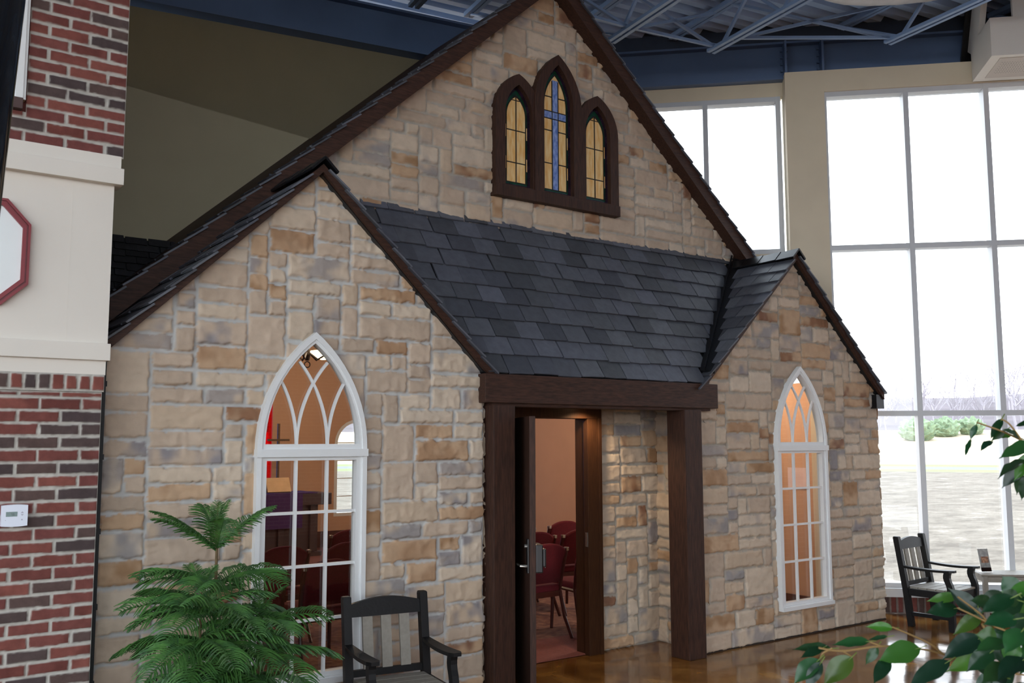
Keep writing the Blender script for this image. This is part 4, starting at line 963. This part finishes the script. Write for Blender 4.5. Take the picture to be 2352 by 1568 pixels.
tl_ = 0.25
ln_ = lambda u, v, t: (u, v*tl_+t, v)
b = MB(); b.prism([(-0.055, 0.004), (0.055, 0.004), (0.055, 0.225), (-0.055, 0.225)], ln_, 0.004, 0.007); lfm = b.build('leaflet', mat('leaflet_print', (120, 122, 120), 0.4, c2=(176, 176, 172), scale=22), lf)
b = MB(); b.prism([(-0.04, 0.09), (0.04, 0.09), (0.045, 0.15), (-0.035, 0.15)], ln_, 0.002, 0.0045); b.build('leaflet_photo', mat('leaflet_picture', (70, 46, 40), 0.4, c2=(196, 150, 120), scale=40), lfm)
b = MB(); b.prism([(-0.055, 0.006), (0.055, 0.006), (0.055, 0.045), (-0.055, 0.045)], ln_, 0.002, 0.0045); b.build('leaflet_band', M['gloss_black'], lfm)
b = MB(); b.prism([(-0.06, 0.0), (0.06, 0.0), (0.06, 0.23), (-0.06, 0.23)], ln_, 0.009, 0.011); b.box(-0.06, 0.06, -0.01, 0.09, 0, 0.003); b.build('stand', M['glass'], lf)

# ------------------------------------------------------------------ Norfolk pine
def frond(length, width, seed, droop):
    """a flat frond along +x: a stem with two rows of needle-clad branchlets"""
    rs = random.Random(seed); mb = MB(); n = max(10, int(length/0.0155)); P = lambda t: Vector((length*t, 0, 0.10*length*math.sin(t*PI*0.6)-droop*length*t*t))
    mb.tube([P(i/8) for i in range(9)], 0.005, 5, r2=0.0015)
    for i in range(1, n+1):
        t = i/n; p = P(t); tw = width*min(1, 0.35+2.2*t)*(1-max(0, t-0.72)**1.0*2.4)
        for sg in (-1, 1):
            L_ = max(0.02, tw*rs.uniform(0.85, 1.1)); a = math.radians(rs.uniform(50, 66)); d = Vector((math.cos(a), sg*math.sin(a), 0.10))
            pts = [p+d*L_*k/4+Vector((0.10*L_*(k/4)**2, 0, 0.15*L_*math.sin(k/4*2.2)-L_*(0.35+droop*0.7)*(k/4)**2+rs.uniform(-1, 1)*0.0015)) for k in range(5)]
            mb.tube(pts, [0.0030, 0.0042, 0.0042, 0.0040, 0.0014], 3, caps=False)
            for k in range(int(L_/0.0030)):
                s_ = k*0.0030/L_*4; i0 = min(3, int(s_)); q = pts[i0].lerp(pts[i0+1], s_-i0); dd = (pts[i0+1]-pts[i0]).normalized()
                sd = Vector((rs.uniform(-1, 1), rs.uniform(-1, 1), rs.uniform(-.6, 1))); sd = (sd-dd*sd.dot(dd)).normalized(); e_ = q+(sd*0.8+dd*0.55)*0.0105; c_ = dd.cross(sd)*0.0011
                mb.add([q+c_, q-c_, e_], [(0, 1, 2)])
    return mb
FR = [frond(0.44, 0.13, 1, 0.10), frond(0.44, 0.165, 2, 0.30), frond(0.42, 0.17, 3, 0.5)]
fr_me = [None]*3
np_ = empty('norfolk_pine', (1.73, 4.93, 0), label='potted Norfolk pine in front of the left stone wall', cat='plant')
b = MB(); b.lathe([(0.13, 0), (0.19, 0.26), (0.2, 0.30), (0.18, 0.30), (0.175, 0.27)], seg=24); b.build('pot', M['pot'], np_, smooth=False)
b = MB(); b.lathe([(0.0, 0.262), (0.178, 0.265), (0.178, 0.255)], seg=20); b.build('soil', M['soil'], np_)
rs = random.Random(12); nfr = [0]
def add_frond(parent, p, az, el, sc, k, rx=0.0):
    if fr_me[k] is None:
        o = FR[k].build('frond', M['pine'], parent); fr_me[k] = o.data
    else:
        o = bpy.data.objects.new('frond', fr_me[k]); col.objects.link(o); o.parent = parent
    o.location = p; o.scale = (sc,)*3
    o.rotation_euler = (Matrix.Rotation(az, 3, 'Z') @ Matrix.Rotation(-el, 3, 'Y') @ Matrix.Rotation(rx, 3, 'X')).to_euler()
def pine_stem(x, y, zt, z0, whorls, seed):
    rs = random.Random(seed); b = MB(); b.tube([(x*0.6, y*0.6, z0), (x, y, z0+0.3), (x, y, zt-0.2), (x, y, zt-0.03)], [0.014, 0.012, 0.007, 0.003], 8); st = b.build('stem', M['bark'], np_)
    for z, sc, el, n, k in whorls:
        a0 = rs.uniform(0, 6)
        for i in range(n):
            add_frond(np_, (x, y, z+rs.uniform(-.012, .012)), a0+2*PI*i/n+rs.uniform(-.2, .2), el+rs.uniform(-.1, .1), sc*rs.uniform(0.85, 1.1), k, rs.uniform(-.25, .25))
# tip: three short upright fronds round the leader
pine_stem(-0.02, 0.05, 1.50, 0.26, [(1.33, 0.36, 1.2, 4, 0), (1.235, 0.80, 0.55, 6, 0), (1.04, 0.85, 0.32, 7, 1), (0.90, 0.92, 0.1, 7, 1), (0.76, 1.0, 0.0, 7, 1), (0.62, 1.15, -0.1, 8, 2), (0.48, 1.2, -0.15, 8, 2)], 3)
pine_stem(-0.13, -0.06, 1.12, 0.26, [(1.05, 0.36, 0.9, 4, 0), (0.95, 0.85, 0.3, 6, 1), (0.80, 0.9, 0.05, 6, 1), (0.64, 1.1, -0.1, 6, 2), (0.5, 1.15, -0.1, 6, 2)], 5)
pine_stem(0.20, 0.0, 0.97, 0.26, [(0.90, 0.42, 0.8, 4, 0), (0.82, 0.8, 0.25, 6, 1), (0.68, 0.95, 0.05, 6, 1), (0.52, 1.05, 0.0, 6, 2)], 8)

# ------------------------------------------------------------------ ficus at the right, close to the viewer
LEAVES=[
(1.93,1.015,1.831,1.92,1.025,1.799,0.0142),(1.923,1.025,1.801,1.886,1.019,1.765,0.0114),(1.922,0.958,1.842,1.892,0.969,1.8,0.0175),(1.928,0.956,1.818,1.923,0.983,1.798,0.0138),(1.928,0.983,1.798,1.885,0.987,1.777,0.0168),(1.959,0.96,1.808,1.93,0.982,1.805,0.0158),(1.934,0.929,1.803,1.886,0.94,1.822,0.0164),(1.972,0.922,1.836,1.925,0.935,1.826,0.0129),(1.883,0.868,1.795,1.785,0.901,1.765,0.0384),(1.848,0.872,1.765,1.765,0.895,1.73,0.0311),(1.859,0.89,1.76,1.846,0.928,1.706,0.0297),(1.897,0.914,1.742,1.904,0.929,1.691,0.0179),(1.853,0.867,1.775,1.834,0.899,1.722,0.0294),(1.866,0.888,1.733,1.869,0.904,1.683,0.021),(1.585,1.136,1.404,1.536,1.193,1.399,0.0218),(1.569,1.147,1.405,1.514,1.157,1.392,0.0183),(1.522,1.12,1.395,1.483,1.151,1.35,0.0357),(1.517,1.112,1.392,1.489,1.129,1.345,0.0253),(1.58,1.09,1.397,1.536,1.125,1.345,0.0402),(1.642,1.093,1.417,1.598,1.146,1.407,0.0245),(1.722,1.094,1.433,1.685,1.13,1.434,0.0198),(1.673,1.008,1.416,1.626,1.068,1.388,0.0459),(1.646,1.056,1.391,1.598,1.06,1.351,0.0275),(1.655,1.085,1.407,1.638,1.102,1.372,0.0192),(1.766,0.938,1.436,1.708,0.988,1.394,0.0408),(1.768,0.927,1.412,1.709,0.982,1.372,0.0355),(1.689,0.961,1.399,1.628,1.01,1.352,0.0351),(1.822,1.014,1.495,1.783,1.057,1.483,0.0216),(1.823,1.016,1.471,1.755,1.043,1.466,0.0323),(1.825,0.977,1.466,1.792,1.016,1.513,0.0371),(1.831,0.973,1.466,1.776,1.002,1.427,0.0283),(1.825,0.976,1.479,1.826,0.978,1.443,0.0168),(1.688,1.083,1.422,1.669,1.116,1.412,0.0141),(1.649,0.836,1.539,1.618,0.866,1.516,0.0274),(1.655,0.785,1.42,1.608,0.795,1.432,0.0323),(1.849,0.895,1.512,1.788,0.918,1.468,0.0407),(1.882,0.897,1.491,1.823,0.924,1.457,0.0398),(1.603,0.756,1.557,1.562,0.786,1.555,0.0311),(1.624,0.802,1.548,1.624,0.824,1.571,0.0326),(1.71,0.809,1.449,1.698,0.833,1.47,0.033),(1.53,0.748,1.506,1.496,0.762,1.471,0.0335),(1.616,0.843,1.446,1.569,0.865,1.414,0.032),(1.654,0.771,1.53,1.63,0.804,1.508,0.0334),(1.541,0.777,1.446,1.487,0.796,1.422,0.0351),(1.608,0.833,1.521,1.563,0.849,1.534,0.029),(1.875,0.961,1.427,1.823,0.963,1.375,0.043),(1.853,0.899,1.338,1.816,0.901,1.293,0.0423),(1.584,0.796,1.402,1.536,0.824,1.404,0.0287),(1.502,0.745,1.559,1.464,0.78,1.534,0.0277),(1.545,0.759,1.547,1.516,0.777,1.557,0.0279),(1.61,0.754,1.497,1.572,0.767,1.466,0.0257),(1.931,0.933,1.49,1.934,0.961,1.429,0.0341),(1.676,0.865,1.452,1.644,0.886,1.463,0.0397),(1.853,0.943,1.443,1.812,0.946,1.393,0.0333),(1.616,0.771,1.481,1.573,0.769,1.443,0.0282),(1.724,0.883,1.378,1.723,0.913,1.331,0.0397),(1.854,0.868,1.455,1.85,0.892,1.475,0.0396),(1.885,0.929,1.508,1.862,0.971,1.455,0.0428),(1.715,0.866,1.423,1.68,0.887,1.439,0.0379),(1.55,0.756,1.459,1.496,0.777,1.428,0.0354),(1.597,0.755,1.406,1.537,0.76,1.413,0.0353),(1.781,0.839,1.417,1.745,0.844,1.376,0.036),(1.533,0.742,1.424,1.488,0.75,1.399,0.0344),(1.76,0.831,1.527,1.743,0.861,1.543,0.039),(1.855,0.877,1.495,1.831,0.912,1.494,0.0412),(1.707,0.848,1.452,1.705,0.865,1.405,0.0348),(1.753,0.834,1.433,1.703,0.843,1.395,0.0373),(1.632,0.856,1.403,1.587,0.859,1.418,0.0332),(1.564,0.748,1.523,1.516,0.763,1.491,0.0357),(1.832,0.948,1.401,1.824,0.973,1.418,0.0356),(1.871,0.893,1.519,1.822,0.894,1.538,0.0336),(1.566,0.785,1.433,1.547,0.815,1.385,0.027),(1.506,0.745,1.525,1.466,0.778,1.517,0.032),(1.525,0.771,1.484,1.479,0.8,1.471,0.03),(1.75,0.895,1.376,1.724,0.941,1.341,0.0411),(1.901,0.924,1.398,1.833,0.953,1.364,0.0365),(1.555,0.79,1.421,1.518,0.807,1.435,0.03),(1.584,0.759,1.51,1.526,0.768,1.515,0.0258),(1.671,0.796,1.529,1.62,0.793,1.551,0.0334),]
TWIGS=[[(1.975,0.903,1.773),(1.934,0.929,1.799),(1.902,0.951,1.817),(1.861,0.978,1.834)],[(1.940,0.926,1.791),(1.915,0.939,1.829),(1.900,0.949,1.841)],[(1.555,1.145,1.407),(1.592,1.119,1.401),(1.651,1.074,1.410),(1.708,1.033,1.405),(1.746,1.007,1.395),(1.838,0.944,1.363),(1.919,0.887,1.347)],[(1.651,1.074,1.410),(1.633,1.087,1.418)],[(1.746,1.007,1.395),(1.721,1.022,1.417),(1.666,1.059,1.446)],[(1.915,0.881,1.412),(1.826,0.942,1.445),(1.798,0.959,1.472),(1.763,0.981,1.503)],[(1.826,0.942,1.445),(1.799,0.960,1.462),(1.764,0.983,1.482)],[(1.803,0.958,1.452),(1.829,0.946,1.396),(1.838,0.944,1.363)],[(1.576,1.130,1.406),(1.562,1.141,1.397),(1.559,1.145,1.386)],[(1.592,1.119,1.401),(1.607,1.109,1.390)],[(1.975,0.903,1.773),(1.919,0.887,1.347)],]

fc = empty('ficus_tree', (2.35, 0.62, 0), label='leafy green ficus branches close to the viewer at lower right', cat='plant')
FO = Vector((2.35, 0.62, 0))
b = MB(); b.lathe([(0.15, 0), (0.2, 0.36), (0.215, 0.40), (0.19, 0.40), (0.185, 0.36)], seg=24); b.build('pot', M['pot'], fc)
b = MB(); b.lathe([(0.0, 0.352), (0.19, 0.355), (0.19, 0.34)], seg=20); b.build('soil', M['soil'], fc)
b = MB(); b.tube([Vector((0, 0, 0.34)), Vector((-.02, 0.02, 0.9)), Vector((0.01, 0.0, 1.3)), Vector((-.05, 0.05, 1.9)), Vector((-0.02, 0, 2.2))], [0.022, 0.018, 0.014, 0.009, 0.004], 8); b.build('trunk', M['bark'], fc)
def ctr(pts): # smooth a twig
    P_ = [Vector(p)-FO for p in pts]; out = []
    for i in range(len(P_)-1):
        a, b_, c, d = P_[max(0, i-1)], P_[i], P_[i+1], P_[min(len(P_)-1, i+2)]
        for k in range(5):
            t = k/5; out.append(0.5*((2*b_)+(c-a)*t+(2*a-5*b_+4*c-d)*t*t+(3*b_-a-3*c+d)*t**3))
    return out+[P_[-1]]
for tw in TWIGS:
    b = MB(); b.tube(ctr(tw), 0.0022, 6, r2=0.0016); b.build('twig', M['twig'], fc)
b = MB()
for e0, h in (((1.919, 0.887, 1.347), 1.25), ((1.975, 0.903, 1.40), 1.35), ((1.905, 0.905, 1.80), 1.72), ((1.93, 0.90, 1.60), 1.5)):
    b.tube(ctr([e0, (2.12, 0.78, (e0[2]+h)/2+0.03), (2.34, 0.63, h)]), 0.003, 6, r2=0.006)
b.build('branch', M['bark'], fc)
view = Vector((0, 0, 1.8)); rs = random.Random(21); fol = MB()
TINT = []
for bx, by, bz, tx, ty, tz, wd_ in LEAVES:
    p, q = Vector((bx, by, bz)), Vector((tx, ty, tz)); d = q-p; L_ = d.length; dn_ = d.normalized(); vv = (view-p).normalized()
    nrm = (vv+Vector((rs.uniform(-.5, .5), rs.uniform(-.5, .5), 0.55+rs.uniform(-.3, .3)))); nrm = (nrm-dn_*nrm.dot(dn_)).normalized(); sd = dn_.cross(nrm)
    n = 12; vs = []; fs = []; curl = rs.uniform(-.05, .16); fold = rs.uniform(0.12, 0.38); ph = rs.uniform(0, 6)
    for i in range(n+1):
        t_ = i/n; prof = (math.sin(PI*min(1, t_*1.06)**0.80)**0.85 if t_ < 0.92 else 0.10*(1-t_)/0.08+0.0) if 0 < t_ < 1 else 0.02
        if t_ > 0.80: prof = max(0.02, prof*(1-(t_-0.80)*3.2))+0.03*(t_ < 0.97)
        hw_ = wd_/2*prof; base = p+d*t_-nrm*(curl*L_*(t_-0.5)**2*2-curl*L_*0.2)
        for j in range(-2, 3):
            s_ = j/2; wave = 0.02*L_*math.sin(t_*17+ph+s_*2)*abs(s_)**2
            vs.append(base+sd*hw_*s_+nrm*(fold*hw_*abs(s_)+wave*prof))
    for i in range(n):
        for j in range(4): fs.append((i*5+j, i*5+j+1, (i+1)*5+j+1, (i+1)*5+j))
    fol.cc = tuple(x*rs.uniform(0.7, 1.3) for x in s2l(rs.choice([(22, 54, 30), (28, 62, 32), (18, 44, 27), (56, 100, 32), (32, 70, 38)])))
    fol.add([v-FO for v in vs], fs)
    fol.cc = (0.18, 0.26, 0.06)
    fol.tube([p-dn_*0.012-FO, p-FO, p+d*0.12-FO], [0.0011, 0.001, 0.0004], 4)
m, t, pp = nodes('ficus_leaf_tinted'); at = t.nodes.new('ShaderNodeAttribute'); at.attribute_name = 'tint'; t.links.new(at.outputs['Color'], pp.inputs['Base Color']); pp.inputs['Roughness'].default_value = 0.28; pp.inputs['Specular IOR Level'].default_value = 0.5
tl2 = t.nodes.new('ShaderNodeBsdfTranslucent'); hs = t.nodes.new('ShaderNodeHueSaturation'); hs.inputs['Value'].default_value = 1.6; hs.inputs['Hue'].default_value = 0.47; t.links.new(at.outputs['Color'], hs.inputs['Color']); t.links.new(hs.outputs[0], tl2.inputs[0])
mxs = t.nodes.new('ShaderNodeMixShader'); mxs.inputs[0].default_value = 0.3; t.links.new(pp.outputs[0], mxs.inputs[1]); t.links.new(tl2.outputs[0], mxs.inputs[2]); t.links.new(mxs.outputs[0], t.nodes['Material Output'].inputs[0])
fol.build('foliage', m, fc, smooth=True, colors=True)

# ------------------------------------------------------------------ outdoors
Z0 = -0.3
def hgt(r, a):
    """ground height by distance r along the outlook (a = bearing)"""
    z = Z0
    if r > 84: z += min((r-84)*0.105, 3.2)
    if r > 118: z += (r-118)*0.010
    if r > 140: z += max(0, min(1, (r-140)/50))**1.3*(6.5+1.2*math.sin(a*9+1)+max(0, 0.52-a)*16)
    return z
def ground_mat():
    m, t, p = nodes('muddy_field'); p.inputs['Roughness'].default_value = 0.95
    tc_ = t.nodes.new('ShaderNodeTexCoord'); mp = t.nodes.new('ShaderNodeMapping'); mp.inputs['Rotation'].default_value = (0, 0, 0.6); mp.inputs['Scale'].default_value = (0.6, 1.0, 1)
    t.links.new(tc_.outputs['Object'], mp.inputs[0]); n = t.nodes.new('ShaderNodeTexNoise'); n.inputs['Scale'].default_value = 1.3; n.inputs['Detail'].default_value = 12; n.inputs['Roughness'].default_value = 0.82
    t.links.new(mp.outputs[0], n.inputs['Vector']); r = t.nodes.new('ShaderNodeValToRGB'); e = r.color_ramp.elements
    e[0].position = 0.40; e[0].color = (*s2l((86, 77, 66)), 1); e[1].position = 0.60; e[1].color = (*s2l((128, 119, 106)), 1); k = e.new(0.69); k.color = (*s2l((225, 228, 234)), 1)
    t.links.new(n.outputs['Fac'], r.inputs[0]); t.links.new(r.outputs[0], p.inputs['Base Color']); return m
G = [ground_mat(), mat('asphalt', (112, 116, 124), 0.9), mat('short_grass', (120, 128, 84), 0.95, scale=0.3), mat('dry_tall_grass', (186, 172, 148), 0.95, scale=0.4, var=0.15), mat('wooded_hill', (96, 88, 92), 0.95, scale=0.15, var=0.25)]
mb = MB(); RR = [6, 9, 13, 18, 25, 35, 50, 64, 70, 76, 80, 84, 88, 92, 96, 104, 112, 118, 128, 140, 150, 160, 170, 180, 195, 220, 260]; AA = [0.0+0.07*i for i in range(21)]
for r in RR:
    for a in AA: mb.v.append((r*math.cos(a)+4, r*math.sin(a)+2, hgt(r, a))); mb.c.append((1, 1, 1))
for i in range(len(RR)-1):
    k = 0 if RR[i] < 64 else 1 if 70 <= RR[i] < 76 else 2 if RR[i] < 84 else 3 if RR[i] < 118 else 4
    for j in range(len(AA)-1):
        n = len(AA)
        pts = [mb.v[i*n+j], mb.v[i*n+j+1]]
        if any(p_[0]+p_[1] < 15.4 for p_ in pts): continue
        mb.f.append((i*n+j, (i+1)*n+j, (i+1)*n+j+1, i*n+j+1)); mb.m.append(k)
mb.build('ground', G, smooth=True, kind='structure')
def gpos(px_az, r): # bearing seen from the viewer
    x = r*math.cos(px_az); y = r*math.sin(px_az); rr = math.hypot(x-4, y-2); return Vector((x, y, hgt(rr, math.atan2(y-2, x-4))))
def bare_tree(seed, H):
    rs = random.Random(seed); m_ = MB(); tr = MB()
    def grow(mbx, p, d, L_, r, lev):
        q = p+d*L_*0.5+Vector((rs.uniform(-.05, .05)*L_, rs.uniform(-.05, .05)*L_, 0)); e_ = p+d*L_
        mbx.tube([p, q, e_], r, 4, r2=r*0.62, caps=False)
        if lev == 0: return
        for k in range(3 if lev > 1 else 4):
            dd = (d+Vector((rs.uniform(-1, 1), rs.uniform(-1, 1), rs.uniform(0.0, 0.7)))*0.62).normalized(); grow(m_, p+(e_-p)*rs.uniform(0.55, 1.0), dd, L_*rs.uniform(0.5, 0.72), r*0.5, lev-1)
    grow(tr, Vector((0, 0, 0)), Vector((rs.uniform(-.05, .05), rs.uniform(-.05, .05), 1)).normalized(), H*0.45, H*0.014, 0)
    for k in range(6): grow(m_, Vector((0, 0, H*rs.uniform(0.25, 0.45))), Vector((rs.uniform(-.6, .6), rs.uniform(-.6, .6), 1)).normalized(), H*rs.uniform(0.28, 0.42), H*0.008, 3)
    return tr, m_
protos = []
rs = random.Random(3); nt_ = 0
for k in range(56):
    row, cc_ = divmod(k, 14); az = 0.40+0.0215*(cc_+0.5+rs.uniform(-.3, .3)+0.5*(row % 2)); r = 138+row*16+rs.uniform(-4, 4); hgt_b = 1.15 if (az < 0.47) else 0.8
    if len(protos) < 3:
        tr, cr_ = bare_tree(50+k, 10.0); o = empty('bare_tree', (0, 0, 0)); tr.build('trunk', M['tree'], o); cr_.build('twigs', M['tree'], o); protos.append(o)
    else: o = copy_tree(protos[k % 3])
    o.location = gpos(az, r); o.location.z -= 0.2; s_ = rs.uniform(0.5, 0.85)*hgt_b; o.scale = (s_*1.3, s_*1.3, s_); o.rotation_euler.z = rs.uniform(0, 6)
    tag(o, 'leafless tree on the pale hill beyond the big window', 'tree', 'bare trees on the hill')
rs = random.Random(5)
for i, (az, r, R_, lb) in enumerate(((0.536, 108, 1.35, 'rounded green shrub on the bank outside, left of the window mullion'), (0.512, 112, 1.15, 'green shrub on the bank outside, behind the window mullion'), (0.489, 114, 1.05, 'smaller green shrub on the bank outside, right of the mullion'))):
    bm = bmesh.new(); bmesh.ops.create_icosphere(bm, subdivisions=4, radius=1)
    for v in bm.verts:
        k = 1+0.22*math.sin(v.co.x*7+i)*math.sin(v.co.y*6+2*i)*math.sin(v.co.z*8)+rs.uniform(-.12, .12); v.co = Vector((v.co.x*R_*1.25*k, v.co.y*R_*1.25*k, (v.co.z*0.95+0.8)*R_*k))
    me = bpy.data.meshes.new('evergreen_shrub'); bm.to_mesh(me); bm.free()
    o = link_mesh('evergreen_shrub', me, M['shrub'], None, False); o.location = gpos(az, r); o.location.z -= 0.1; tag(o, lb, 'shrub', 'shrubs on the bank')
